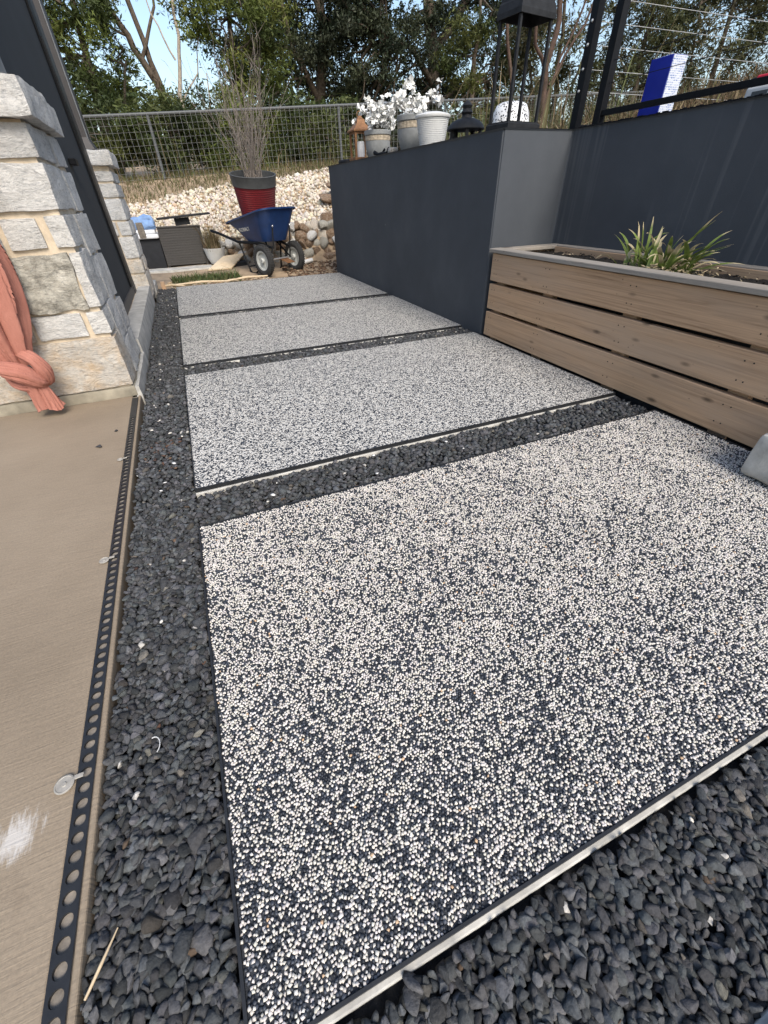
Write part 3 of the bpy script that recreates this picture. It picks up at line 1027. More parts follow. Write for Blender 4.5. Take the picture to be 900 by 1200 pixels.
# ================================================================== STONE PILLARS OF THE PATIO
def pillar_near():
    P = empty('stone_pillar', (-0.86, 2.85, 0), 'near white limestone pillar with a coral curtain hanging in front of it', 'pillar')
    XR, YF, YB = -0.487, 2.852, 3.58
    MB().box(-1.24, XR - 0.016, YF + 0.016, YB - 0.01, 0.0, 1.245).build('mortar_core', MAT['mortar'], P)
    block('footing', -1.26, XR + 0.004, YF - 0.012, YB, -0.002, 0.062, MAT['basegrey'], P, 5, 0.004, 0.008, 3)
    S = lambda x0, x1, y0, y1, z0, z1, m='stone', amp=0.007, cuts=7, seed=0: block('stone', x0, x1, y0, y1, z0, z1, MAT[m], P, cuts + 2, amp, 0.006, seed)
    # bottom course
    S(-1.245, XR + 0.002, YF - 0.006, 3.10, 0.066, 0.345, 'stone_tan', 0.008, 9, 1)
    S(-0.70, XR + 0.003, 3.115, 3.60, 0.066, 0.250, 'stone', 0.010, 6, 2)
    # second course
    S(-0.838, -0.603, YF, 3.06, 0.362, 0.482, 'stone', 0.006, 6, 3)
    S(-1.10, -0.857, YF, 3.06, 0.362, 0.482, 'stone_tan', 0.006, 6, 4)
    S(-0.578, XR, YF - 0.002, 3.02, 0.366, 0.482, 'stone', 0.006, 6, 5)
    S(-0.72, XR + 0.002, 3.038, 3.33, 0.262, 0.486, 'stone', 0.010, 6, 6)
    S(-0.72, XR + 0.004, 3.345, 3.62, 0.262, 0.440, 'stone', 0.010, 6, 7)
    # big weathered stone
    S(-0.832, -0.545, YF - 0.006, 3.05, 0.498, 0.752, 'stone_dark', 0.016, 10, 8)
    S(-0.543, XR, YF - 0.001, 3.22, 0.500, 0.754, 'stone', 0.010, 8, 9)
    S(-1.15, -0.85, YF, 3.05, 0.498, 0.752, 'stone', 0.008, 6, 10)
    S(-0.72, XR + 0.001, 3.236, 3.58, 0.462, 0.70, 'stone', 0.010, 6, 11)
    # fourth course
    S(-0.762, -0.612, YF, 3.05, 0.776, 0.902, 'stone', 0.006, 6, 12)
    S(-0.574, XR, YF - 0.003, 3.12, 0.774, 0.906, 'stone', 0.007, 6, 13)
    S(-1.02, -0.79, YF, 3.05, 0.776, 0.902, 'stone', 0.006, 6, 14)
    S(-0.72, XR + 0.002, 3.138, 3.56, 0.714, 0.900, 'stone', 0.010, 6, 15)
    # large pale stone
    S(-0.86, XR + 0.001, YF - 0.005, 3.30, 0.926, 1.100, 'stone', 0.008, 8, 16)
    S(-0.72, XR + 0.001, 3.318, 3.58, 0.916, 1.092, 'stone', 0.009, 6, 17)
    # top course under the cap
    S(-0.655, XR + 0.001, YF, 3.28, 1.116, 1.236, 'stone', 0.007, 7, 18)
    S(-0.95, -0.676, YF, 3.20, 1.116, 1.236, 'stone', 0.007, 6, 19)
    S(-0.72, XR + 0.001, 3.296, 3.58, 1.108, 1.236, 'stone', 0.008, 6, 20)
    # cap
    S(-0.90, -0.438, YF - 0.050, 3.36, 1.248, 1.376, 'stone', 0.008, 8, 21)
    S(-1.28, -0.906, YF - 0.050, 3.36, 1.248, 1.376, 'stone', 0.008, 6, 22)
    S(-1.28, -0.450, 3.366, 3.62, 1.248, 1.370, 'stone', 0.008, 6, 23)
    return P


pillar_near()


def pillar_far():
    P = empty('stone_pillar', (-0.8, 6.2, 0), 'far white limestone pillar with a narrow cap behind the dark screen', 'pillar')
    XR, YF, YB = -0.470, 6.20, 6.92
    MB().box(-1.16, XR - 0.016, YF + 0.016, YB - 0.016, 0.0, 1.245).build('mortar_core', MAT['mortar'], P)
    S = lambda x0, x1, y0, y1, z0, z1, m='stone', amp=0.008, cuts=6, seed=0: block('stone', x0, x1, y0, y1, z0, z1, MAT[m], P, cuts + 1, amp, 0.008, seed)
    rr = random.Random(4)
    z = 0.03
    hs = [0.25, 0.15, 0.22, 0.14, 0.20, 0.13, 0.10]
    for k, h in enumerate(hs):
        z1 = min(z + h, 1.236)
        m = 'stone_tan' if k in (0, 1) else 'stone'
        sp_ = [-1.15, -0.85 + rr.uniform(-.06, .06), -0.62 + rr.uniform(-.05, .05), XR]
        for q in range(3):
            S(sp_[q] + 0.008, sp_[q + 1] - (0.008 if q < 2 else 0), YF, 6.46 + 0.05 * (k % 2), z, z1 - 0.014, m, seed=30 + k * 4 + q)
        S(-0.66, XR + 0.002, 6.475 + 0.05 * (k % 2), YB, z, z1 - 0.014, m, seed=90 + k)
        z = z1
    S(-0.82, -0.425, YF - 0.045, YB + 0.04, 1.250, 1.372, 'stone', 0.008, 6, 60)
    S(-1.22, -0.83, YF - 0.045, YB + 0.04, 1.250, 1.372, 'stone', 0.008, 6, 61)


pillar_far()
# sill between the pillars, and the kerb below it
k1 = block('kerb', -0.60, -0.468, 3.62, 6.19, -0.10, 0.150, MAT['curb'], None, 6, 0.004, 0.010, 5)
tag(k1, 'grey stone sill and kerb running between the two limestone pillars', 'kerb')
k2 = block('kerb', -0.62, -0.458, 6.90, 7.40, -0.10, 0.06, MAT['curb'], None, 5, 0.006, 0.012, 6)
tag(k2, 'low end of the grey kerb beyond the far limestone pillar', 'kerb')
k3 = block('kerb', -0.4985, -0.463, 2.846, 3.64, -0.10, 0.055, MAT['curb'], None, 5, 0.003, 0.006, 7)
tag(k3, 'thin grey kerb face along the foot of the near limestone pillar', 'kerb')

# dark screen panel in the opening
sc_ = empty('patio_screen', (-0.6, 4.8, 0.15), 'tall dark screen panel filling the opening between the stone pillars', 'screen')
MB().box(-0.640, -0.610, 3.40, 5.66, 0.155, 2.95).build('screen_cloth', MAT['screen'], sc_)
MB().box(-0.660, -0.592, 5.66, 5.86, 0.153, 2.95).build('frame_stile', MAT['bronze'], sc_, bevel=0.004)
MB().box(-0.650, -0.598, 3.42, 5.655, 0.152, 0.235).build('bottom_rail', MAT['bronze'], sc_, bevel=0.004)
MB().box(-0.606, -0.590, 5.50, 5.655, 0.238, 2.94).build('guide_track', MAT['black'], sc_, bevel=0.003)
MB().box(-0.606, -0.560, 4.58, 4.70, 1.175, 1.215).build('latch', MAT['black'], sc_, bevel=0.004)
MB().box(-0.590, -0.582, 5.52, 5.54, 1.62, 2.0).build('pull_rod', MAT['blackmetal'], sc_)
# roof posts on the pillars
p1 = empty('roof_post', (-0.62, 3.08, 1.376), 'grey roof post standing on the near stone pillar', 'post')
MB().box(-0.76, -0.535, 2.98, 3.20, 1.376, 2.95).build('post_shaft', MAT['greypost'], p1, bevel=0.005)
p2 = empty('roof_post', (-0.7, 6.42, 1.373), 'bronze roof post with base plate standing on the far stone pillar', 'post')
MB().box(-0.80, -0.590, 6.28, 6.62, 1.385, 2.95).build('post_shaft', MAT['bronze'], p2, bevel=0.004)
MB().box(-0.589, -0.582, 6.285, 6.345, 1.40, 2.95).build('post_trim', MAT['greypost'], p2)
b = MB()
b.add([(-0.81, 6.23, 1.376), (-0.55, 6.23, 1.376), (-0.55, 6.70, 1.376), (-0.81, 6.70, 1.376), (-0.81, 6.27, 1.47), (-0.588, 6.27, 1.47), (-0.588, 6.64, 1.47), (-0.81, 6.64, 1.47)],
      [(0, 3, 2, 1), (4, 5, 6, 7), (0, 1, 5, 4), (1, 2, 6, 5), (2, 3, 7, 6), (3, 0, 4, 7)])
b.build('base_plate', MAT['bronze'], p2)
# utility box on the far pillar's far side
ub = block('utility_box', -0.455, -0.375, 6.93, 7.00, 0.57, 0.74, MAT['dust'], None, 4, 0.001, 0.01, 2)
tag(ub, 'small beige outlet box on the side of the far pillar', 'box')


# ------------------------------------------------------------------ coral curtain
def crease(x, y, z, k=0.55):
    """irregular folds: flat swells that meet in sharp valleys"""
    p = Vector((x, y, z))
    a = abs(noise.noise(p))
    b_ = abs(noise.noise(p * 2.1 + Vector((5, 3, 1))))
    return min(1.0, (a * 2.2)) ** k - 0.6 + 0.35 * (min(1.0, b_ * 2.4) ** k - 0.6)


def curtain():
    cu = empty('curtain', (-0.94, 2.72, 0.05), 'coral curtain twisted and knotted near the floor in front of the near pillar', 'curtain')
    cx, cy = -0.955, 2.755
    n = 200
    prof = []
    for i in range(60):
        z = 1.6 - i * (1.6 - 0.285) / 59
        if z > 0.75: r = 0.155
        else:
            f = (0.75 - z) / (0.75 - 0.285)
            r = 0.155 * (1 - f ** 1.6) + 0.058 * f ** 1.6
        prof.append((z, r))
    V, F = [], []
    for i, (z, r) in enumerate(prof):
        tw = 1.1 * max(0, (0.95 - z)) ** 1.3
        for k in range(n):
            a = 2 * PI * k / n
            q7 = math.sin(3.5 * (a + tw) + 0.9 * math.sin(z * 3))
            fold = 0.15 * (1 - 2 * abs(q7) ** 0.75) + 0.30 * crease(1.9 * math.cos(a + tw), 1.9 * math.sin(a + tw), z * 0.9)
            fold = fold * (1.0 if z > 0.4 else 0.75)
            rr_ = r * (1 + fold * 1.25)
            V.append((cx + 0.03 * max(0, 0.7 - z) + rr_ * math.cos(a), cy + 0.62 * rr_ * math.sin(a), z))
    for i in range(len(prof) - 1):
        for k in range(n):
            a, c = i * n + k, i * n + (k + 1) % n
            F.append((a, a + n, c + n, c))
    b = MB(); b.v = V; b.f = F
    b.build('drape', MAT['coral'], cu, smooth=True)
    # the knot: two fat folded loops crossing, each with creases along its length
    def roll(name, pts, rads, creases, seed, flat=0.75):
        pts = [Vector(p) for p in pts]
        V, F = [], []
        m = 90
        # resample
        P, R = [], []
        S = 36
        for s in range(S + 1):
            t = s / S * (len(pts) - 1)
            i = min(int(t), len(pts) - 2); f = t - i
            p0, p1, p2, p3 = pts[max(i - 1, 0)], pts[i], pts[i + 1], pts[min(i + 2, len(pts) - 1)]
            P.append(0.5 * ((2 * p1) + (p2 - p0) * f + (2 * p0 - 5 * p1 + 4 * p2 - p3) * f * f + (3 * p1 - p0 - 3 * p2 + p3) * f ** 3))
            R.append(rads[i] * (1 - f) + rads[i + 1] * f)
        u = (P[1] - P[0]).orthogonal().normalized()
        for i in range(S + 1):
            t = (P[min(i + 1, S)] - P[max(i - 1, 0)]).normalized()
            u = (u - t * u.dot(t)).normalized()
            w = t.cross(u)
            for k in range(m):
                a = 2 * PI * k / m
                rr_ = R[i] * (1 + 0.26 * crease(1.35 * math.cos(a + i * 0.02) + seed * 3, 1.35 * math.sin(a + i * 0.02), i * 0.035))
                V.append(P[i] + u * math.cos(a) * rr_ + w * math.sin(a) * rr_ * flat)
        for i in range(S):
            for k in range(m):
                a, c = i * m + k, i * m + (k + 1) % m
                F.append((a, c, c + m, a + m))
        F.append(tuple(range(m - 1, -1, -1))); F.append(tuple(range(S * m, S * m + m)))
        b = MB(); b.v = V; b.f = F
        return b.build(name, MAT['coral'], cu, smooth=True)
    roll('knot_loop', [(-1.030, 2.74, 0.295), (-0.995, 2.685, 0.285), (-0.935, 2.668, 0.262), (-0.885, 2.69, 0.205), (-0.875, 2.75, 0.19)], [0.026, 0.040, 0.046, 0.038, 0.026], 4, 0.3)
    roll('knot_loop', [(-0.925, 2.74, 0.345), (-0.872, 2.70, 0.325), (-0.845, 2.70, 0.262), (-0.862, 2.73, 0.195), (-0.92, 2.76, 0.175)], [0.022, 0.031, 0.035, 0.032, 0.022], 5, 1.7)
    roll('knot_loop', [(-1.02, 2.76, 0.26), (-1.00, 2.74, 0.205), (-0.945, 2.72, 0.180), (-0.90, 2.73, 0.185)], [0.024, 0.034, 0.036, 0.026], 4, 2.9)
    # flared tail
    V, F = [], []
    S, m = 18, 110
    for i in range(S + 1):
        f = i / S
        z = 0.250 - 0.205 * f
        x0 = -0.930 + 0.022 * f
        y0 = 2.705 + 0.02 * f
        wv = 0.038 + 0.034 * f
        for k in range(m):
            a = 2 * PI * k / m
            fo = 0.36 * crease(1.5 * math.cos(a + 0.6 * f) + 7, 1.5 * math.sin(a + 0.6 * f), 0.6 * f)
            V.append((x0 + wv * (1 + fo) * math.cos(a), y0 + wv * 0.62 * (1 + fo) * math.sin(a), z + 0.010 * f * math.sin(3 * a + 1)))
    for i in range(S):
        for k in range(m):
            a, c = i * m + k, i * m + (k + 1) % m
            F.append((a, a + m, c + m, c))
    b = MB(); b.v = V; b.f = F
    b.build('tail', MAT['coral'], cu, smooth=True)


curtain()

# ================================================================== BACK YARD TERRAIN
def toe(x):
    f = max(0.0, min(1.0, (1.45 - x) / 0.8))
    return 8.20 + 1.05 * f * f * (3 - 2 * f)


def bank_z(x, y):
    xc = max(-3.0, min(x, 7.0))
    t_ = toe(x)
    pts = [(7.0, -0.060), (7.45, -0.02), (t_ - 0.06, 0.03), (t_ + 0.22, 0.26 + 0.125 * max(0, min(xc, 2.8))), (11.0, 0.975 + 0.115 * max(-2, min(xc, 5))), (12.0, 1.30 + 0.055 * xc), (16.0, 1.55 + 0.055 * xc), (40, 3.2 + 0.03 * xc), (90, 5)]
    for (a, za), (c, zc) in zip(pts, pts[1:]):
        if y <= c:
            f = max(0, (y - a) / (c - a))
            z = za + (zc - za) * f
            break
    else:
        z = pts[-1][1]
    return z + 0.025 * noise.noise(Vector((x * 1.7, y * 1.7, 0))) * (1 if y > 7.8 else 0.3)


XS = np.concatenate([np.arange(-60, -4, 4.0), np.arange(-4, 8, 0.15), np.arange(8, 60, 2.5)])
YS = np.concatenate([np.arange(6.99, 12.4, 0.10), np.arange(12.4, 20, 0.6), np.arange(20, 90, 5)])
vs, fs = [], []
for y_ in YS:
    for x_ in XS:
        vs.append((x_, y_, bank_z(x_, y_)))
nx = len(XS)
for j in range(len(YS) - 1):
    for i in range(nx - 1):
        a = j * nx + i
        fs.append((a, a + 1, a + nx + 1, a + nx))
gb = MB(); gb.v = vs; gb.f = fs
tag(gb.build('yard', MAT['dirt'], smooth=True), kind='structure')

# white rubble on the bank
r = np.random.default_rng(55)
prt = [rock_proto(300 + k, ICO1, 5, 0.6, 0.9) for k in range(8)]
n = 8200
X = r.uniform(-1.6, 4.6, n)
T0 = np.array([toe(q) for q in X]) + 0.15; Y = T0 + (11.15 - T0) * r.random(n)
top = 11.0 - 0.10 * (X < 0) + 0.15 * np.sin(X * 2.1) * 0.5 + 0.10
ok = Y < top + r.normal(0, .05, n)
X, Y = X[ok], Y[ok]; n = len(X)
Z = np.array([bank_z(a, c) for a, c in zip(X, Y)]) + r.uniform(-0.015, 0.035, n)
a = r.lognormal(math.log(0.033), 0.30, n)
tint = np.array([[0.66, 0.60, 0.505]]) * r.uniform(0.72, 1.15, (n, 1)) * np.stack([np.ones(n), r.uniform(.93, 1.02, n), r.uniform(.85, 1.05, n)], 1)
tint[r.random(n) < 0.12] *= np.array([0.78, 0.66, 0.52])
me = scatter_mesh('rubble', prt, r.integers(0, 8, n), np.stack([X, Y, Z], 1), rand_rot(n, 1.2, r), np.stack([a, a * r.uniform(.6, .95, n), a * r.uniform(.5, .85, n)], 1), tint)
tag(link('rubble', me, MAT['whiterock']), 'bank of white limestone rubble below the wire fence', 'rubble', kind='stuff')

# dry stacked stones holding the toe of the bank
ds = empty('dry_stone_edging', (1.9, 8.25, 0), 'dry stacked rough limestone edging behind the wheelbarrow at the toe of the bank', 'stone wall')
smats = [MAT['stone_rust'], MAT['stone_dark'], MAT['stone'], MAT['stone_rust'], MAT['stone_tan']]
rr = random.Random(33)
x = -0.2
lay = 0
shared = []
for k in range(10):
    pv, pf = rock_proto(400 + k, ICO2, 11, 0.35, 0.85)
    me = raw_mesh('stone', pv, np.concatenate([np.array(f) for f in pf]), np.arange(len(pf)) * 3, None, False)
    me.materials.append(smats[k % 5])
    shared.append(me)
cnt = 0
for lay in range(6):
    x = 0.45 + 0.07 * (lay % 2)
    while x < 3.0:
        hmax = 0.26 + 0.155 * max(0, x - 0.4)
        w = rr.uniform(0.10, 0.20)
        h = rr.uniform(0.10, 0.15)
        z = 0.03 + lay * 0.115
        if z < hmax + 0.03:
            o = bpy.data.objects.new('stone', shared[rr.randrange(10)])
            COL.objects.link(o); o.parent = ds
            o.scale = (w * 0.74, rr.uniform(0.10, 0.16), h * 0.88)
            o.rotation_euler = (rr.gauss(0, .3), rr.gauss(0, .35), rr.uniform(0, 6.28))
            o.location = Vector((x + w / 2, toe(x + w / 2) + 0.03 + 0.035 * lay + rr.uniform(-.05, .05), z + 0.03)) - ds.location
            cnt += 1
        x += w * 0.86
# flat stones by the fence foot, above the wall's far end
for k, (x_, y_, z_, s_, lab) in enumerate(((2.75, 9.2, 1.30, 0.20, 'flat tan rock on the bank top left of the rusty lantern'), (3.05, 9.5, 1.36, 0.17, 'flat grey rock leaning on others beyond the wall end'), (2.95, 9.05, 1.38, 0.12, 'small pale rock lying on the flat rocks beyond the wall end'))):
    o = bpy.data.objects.new('flat_rock', shared[k * 3]); COL.objects.link(o)
    o.location = (x_, y_, bank_z(x_, y_) + 0.10 + 0.06 * k); o.scale = (s_ * 1.5, s_, s_ * 0.42); o.rotation_euler = (0.1, 0.15, 0.4 * k)
    tag(o, lab, 'rock')


# blades of grass: one joined mesh per patch
def grass(name, lab, pts, h, w, cols, seed, lean=0.5, cat='grass'):
    r = np.random.default_rng(seed)
    n = len(pts)
    P = np.array(pts)
    hh = h * r.lognormal(0, 0.35, n)
    az = r.uniform(0, 2 * PI, n)
    ln = np.abs(r.normal(0, lean, n)) * hh
    d = np.stack([np.cos(az), np.sin(az), np.zeros(n)], 1)
    s = np.stack([-np.sin(az + r.normal(0, 1, n)), np.cos(az), np.zeros(n)], 1) * (w * r.uniform(.6, 1.4, n))[:, None]
    mid = P + d * (ln * 0.35)[:, None] + np.array([0, 0, 1.0]) * (hh * 0.6)[:, None]
    tip = P + d * ln[:, None] + np.array([0, 0, 1.0]) * (hh * r.uniform(.75, 1.0, n))[:, None]
    V = np.stack([P - s, P + s, mid + s * 0.7, mid - s * 0.7, tip], 1).reshape(-1, 3)
    i = np.arange(n)[:, None] * 5
    loops = np.concatenate([i + np.array([[0, 1, 2, 3]]), i + np.array([[3, 2, 4]])], 1).ravel()
    starts = (np.arange(n)[:, None] * 7 + np.array([[0, 4]])).ravel()
    c = np.array(cols)[r.integers(0, len(cols), n)] * r.uniform(.7, 1.3, (n, 1))
    me = raw_mesh(name, V, loops, starts, np.repeat(c, 5, axis=0))
    return tag(link(name, me, MAT['grass']), lab, cat, kind='stuff')


straw = [(0.22, 0.165, 0.095), (0.27, 0.21, 0.125), (0.15, 0.11, 0.065), (0.15, 0.14, 0.06)]
green = [(0.085, 0.11, 0.035), (0.11, 0.125, 0.045), (0.15, 0.145, 0.065)]
r = np.random.default_rng(66)
pts = []
for _ in range(16000):
    x_ = r.uniform(-4, 8); y_ = r.uniform(10.95, 12.9)
    pts.append((x_, y_, bank_z(x_, y_) - 0.01))
grass('dry_grass', 'strip of dry straw coloured grass at the foot of the wire fence', pts, 0.085, 0.006, straw + green, 1, 0.7)
pts = [(x_, y_, bank_z(x_, y_)) for x_, y_ in zip(r.uniform(-3, 10, 420), r.normal(12.3, 0.25, 420))]
grass('tall_grass', 'taller dry grass stems growing through the fence mesh', pts, 0.42, 0.006, straw + green, 2, 0.45)
pts = [(x_, y_, bank_z(x_, y_)) for x_, y_ in zip(r.uniform(-0.25, 0.72, 1500), r.uniform(7.25, 7.75, 1500))]
grass('green_tuft', 'low green grass strip beside the white pot and plywood sheet', pts, 0.07, 0.005, green + [(0.10, 0.17, 0.07)], 3, 0.9)
pts = [(x_, y_, upper_z(x_, y_)) for x_, y_ in zip(r.uniform(3.1, 9.5, 17000), r.uniform(1.2, 6.9, 17000))]
grass('hay_slope', 'brown dead grass covering the slope above the right wall', pts, 0.14, 0.004, straw + [(0.20, 0.13, 0.07), (0.15, 0.10, 0.06)], 4, 1.3)
# mulch and scraps beside the wall end
n = 900
pos = np.stack([r.uniform(1.45, 3.0, n), r.uniform(7.0, 8.1, n), np.zeros(n)], 1)
pos[:, 2] = [bank_z(a_, c_) + 0.012 for a_, c_ in pos[:, :2]]
a = r.uniform(0.015, 0.045, n)
cc = np.array([(0.14, 0.08, 0.05), (0.22, 0.14, 0.09), (0.10, 0.07, 0.05), (0.34, 0.26, 0.18)])[r.integers(0, 4, n)]
me = scatter_mesh('mulch_chips', small_protos, r.integers(0, 7, n), pos, rand_rot(n, .6, r), np.stack([a, a * .5, a * .3], 1), cc)
tag(link('mulch_chips', me, MAT['chip']), 'brown bark mulch chips between the path end and the stacked stones', 'mulch', kind='stuff')
n = 320
pos = np.stack([r.uniform(-0.3, 1.1, n), r.uniform(7.0, 7.5, n), np.zeros(n)], 1)
pos[:, 2] = [bank_z(a_, c_) + 0.012 for a_, c_ in pos[:, :2]]
a = r.uniform(0.012, 0.05, n)
cc = np.array([(0.45, 0.33, 0.21), (0.52, 0.42, 0.30), (0.30, 0.20, 0.13), (0.6, 0.55, 0.46)])[r.integers(0, 4, n)]
me = scatter_mesh('wood_scraps', small_protos, r.integers(0, 7, n), pos, rand_rot(n, .5, r), np.stack([a, a * .5, a * .25], 1), cc)
tag(link('wood_scraps', me, MAT['chip']), 'pale wood scraps littering the dirt past the farthest slab', 'debris', kind='stuff')
# ================================================================== THINGS AT THE END OF THE PATH
# wheelbarrow: local +x is forward, +y its left
wb = empty('wheelbarrow', (1.39, 7.55, -0.02), 'blue two wheeled wheelbarrow carrying a large red planter', 'wheelbarrow', rotz=math.atan2(-0.87, 0.48))


def rrect(s0, s1, hw, rad, n=7):
    out = []
    for (cx, cy, a0) in ((s1 - rad, hw - rad, 0), (s0 + rad, hw - rad, 90), (s0 + rad, -hw + rad, 180), (s1 - rad, -hw + rad, 270)):
        for k in range(n):
            a = math.radians(a0 + 90 * k / (n - 1))
            out.append((cx + rad * math.cos(a), cy + rad * math.sin(a)))
    return out


b = MB()
levels = []


def rimz(s): return 0.665 + (s + 0.80) * 0.185
for f in (0.0, 0.03, 0.5, 0.95, 1.0):
    ring = rrect(-0.50 - 0.30 * f ** 1.15, 0.02 + 0.17 * f, 0.225 + 0.115 * f, 0.10 + 0.06 * f)
    levels.append([(x, y, 0.44 + (rimz(x) - 0.44) * f) for x, y in ring])
ring = rrect(-0.825, 0.215, 0.365, 0.17)
levels.append([(x, y, rimz(x) + 0.004) for x, y in ring])
levels.append([(x, y, rimz(x) - 0.016) for x, y in ring])
inner = []
for f in (1.0, 0.5, 0.02):
    ring = rrect(-0.49 - 0.295 * f ** 1.15, 0.01 + 0.165 * f, 0.218 + 0.110 * f, 0.10 + 0.06 * f)
    inner.append([(x, y, 0.452 + (rimz(x) - 0.452) * f) for x, y in ring])
m = len(levels[0])
vs = [p for L in levels for p in L]
fs = [(i * m + k, i * m + (k + 1) % m, (i + 1) * m + (k + 1) % m, (i + 1) * m + k) for i in range(len(levels) - 1) for k in range(m)]
fs.append(tuple(range(m - 1, -1, -1)))
b.add(vs, fs)
vs = [p for L in inner for p in L]
fs = [(i * m + k, i * m + (k + 1) % m, (i + 1) * m + (k + 1) % m, (i + 1) * m + k) for i in range(2) for k in range(m)]
fs = [tuple(reversed(f)) for f in fs]
fs = [(f[0], f[1], f[2], f[3]) for f in fs]
fs.append(tuple(range(2 * m, 3 * m)))
b.add(vs, fs)
tray = b.build('tray', MAT['bluetray'], wb, smooth=True, local=True)
wheel_me = None
for sgn in (-1, 1):
    w = bpy.data.objects.new('wheel', None); COL.objects.link(w); w.parent = wb
    w.location = (0, sgn * 0.315, 0.207)
    if wheel_me is None:
        R90 = Matrix.Rotation(PI / 2, 3, 'X')
        tb = MB(); tb.lathe([(0.128, -0.030), (0.150, -0.042), (0.185, -0.042), (0.203, -0.026), (0.207, 0), (0.203, 0.026), (0.185, 0.042), (0.150, 0.042), (0.128, 0.030), (0.128, -0.030)], 40, M=R90, caps=(False, False))
        for k in range(40):
            a = 2 * PI * k / 40
            for sx in (-0.018, 0.018):
                tb.obox((0.206 * math.cos(a), sx, 0.206 * math.sin(a)), (0.010, 0.028, 0.014), Matrix.Rotation(-a, 3, 'Y'))
        ty = tb.build('tyre', MAT['rubber'], w, smooth=True, local=True)
        rb = MB(); rb.lathe([(0.108, -0.028), (0.130, -0.034), (0.130, 0.034), (0.108, 0.028), (0.108, -0.028)], 36, M=R90, caps=(False, False))
        rb.lathe([(0.030, -0.045), (0.036, -0.03), (0.036, 0.03), (0.030, 0.045)], 20, M=R90)
        for k in range(3):
            a = 2 * PI * k / 3 + 0.6
            rb.obox((0.072 * math.cos(a), 0, 0.072 * math.sin(a)), (0.085, 0.022, 0.048), Matrix.Rotation(-a, 3, 'Y'))
        rb.lathe([(0.105, -0.006), (0.105, 0.006)], 30, M=R90)
        ri = rb.build('rim', MAT['rim'], w, smooth=True, local=True)
        wheel_me = (ty.data, ri.data)
    else:
        link('tyre', wheel_me[0], None, w); link('rim', wheel_me[1], None, w)
MB().tube([(0, -0.36, 0.207), (0, 0.36, 0.207)], 0.011, 8).build('axle', MAT['steel'], wb, local=True)
for sgn in (-1, 1):
    MB().tube([(-1.20, sgn * 0.335, 0.565), (-1.02, sgn * 0.325, 0.535), (-0.62, sgn * 0.27, 0.425), (-0.20, sgn * 0.215, 0.418), (0.08, sgn * 0.16, 0.36)], [0.021, 0.020, 0.020, 0.020, 0.018], 8).build('handle', MAT['black'], wb, smooth=True, local=True)
    lg = MB()
    lg.tube([(-0.62, sgn * 0.255, 0.42), (-0.47, sgn * 0.245, 0.03), (-0.42, sgn * 0.245, 0.008), (-0.33, sgn * 0.245, 0.012), (-0.27, sgn * 0.23, 0.06), (-0.18, sgn * 0.215, 0.41)], 0.0135, 8)
    lg.build('leg', MAT['black'], wb, smooth=True, local=True)
    MB().tube([(0.02, sgn * 0.20, 0.21), (0.10, sgn * 0.165, 0.40), (0.145, sgn * 0.165, 0.62)], 0.0105, 7).build('strut', MAT['blackmetal'], wb, smooth=True, local=True)
    MB().tube([(0.01, sgn * 0.22, 0.21), (-0.25, sgn * 0.205, 0.40)], 0.012, 7).build('brace', MAT['black'], wb, local=True)
    MB().lathe([(0.012, 0), (0.012, 0.008), (0.006, 0.012)], 10, (0.150, sgn * 0.165, 0.635), Matrix.Rotation(PI / 2, 3, 'Y')).build('bolt', MAT['steel'], wb, local=True)
MB().tube([(-0.47, -0.245, 0.10), (-0.47, 0.245, 0.10)], 0.010, 7).build('cross_bar', MAT['black'], wb, local=True)
MB().obox((0.05, 0.10, 0.175), (0.20, 0.16, 0.006), Matrix.Rotation(0.25, 3, 'Y')).build('front_plate', MAT['copper'], wb, local=True)
# the white lettering on the tray's side
tcu = bpy.data.curves.new('lettering', 'FONT')
tcu.body = 'KOBALT'
tcu.size = 0.066
tcu.extrude = 0.001
tcu.offset = 0.0016
tcu.space_character = 1.02
tob = bpy.data.objects.new('lettering', tcu)
COL.objects.link(tob)
bpy.context.view_layer.update()
tme = bpy.data.meshes.new_from_object(tob.evaluated_get(bpy.context.evaluated_depsgraph_get()))
bpy.data.objects.remove(tob)
tme.materials.clear(); tme.materials.append(MAT['white'])
txt = link('lettering', tme, None, wb)
upv = Vector((0.0, -0.115, 0.27)).normalized()
xv = Vector((0.995, -0.0, 0.10)).normalized()
nv = xv.cross(upv).normalized(); upv = nv.cross(xv).normalized()
txt.matrix_local = Matrix(((xv.x, upv.x, nv.x, -0.50), (xv.y, upv.y, nv.y, -0.2790), (xv.z, upv.z, nv.z, 0.560), (0, 0, 0, 1)))

# red planter in the tray, bare shrub growing in it
PX, PY = 1.235, 7.86
TILT = Matrix.Rotation(0.17, 3, 'X')
rp = empty('red_planter', (PX, PY, 0.44), 'large red ribbed planter with a dark grey rim riding in the wheelbarrow', 'planter')
ribs = [(0.195, -0.03), (0.205, -0.01)]
for k in range(24):
    z = 0.0 + k * 0.0265
    rad = 0.207 + 0.0965 * z / 0.635
    ribs += [(rad, z), (rad + 0.0035, z + 0.006), (rad + 0.0045, z + 0.018), (rad + 0.001, z + 0.0255)]
MB().lathe(ribs, 48, (PX, PY + 0.06, 0.47), TILT, caps=(True, False)).build('pot_body', MAT['potred'], rp, smooth=True)
MB().lathe([(0.303, 0.632), (0.314, 0.636), (0.329, 0.755), (0.334, 0.762), (0.328, 0.768), (0.312, 0.766), (0.295, 0.68)], 48, (PX, PY + 0.06, 0.47), TILT, caps=(False, False)).build('pot_rim', MAT['potgrey'], rp, smooth=True)
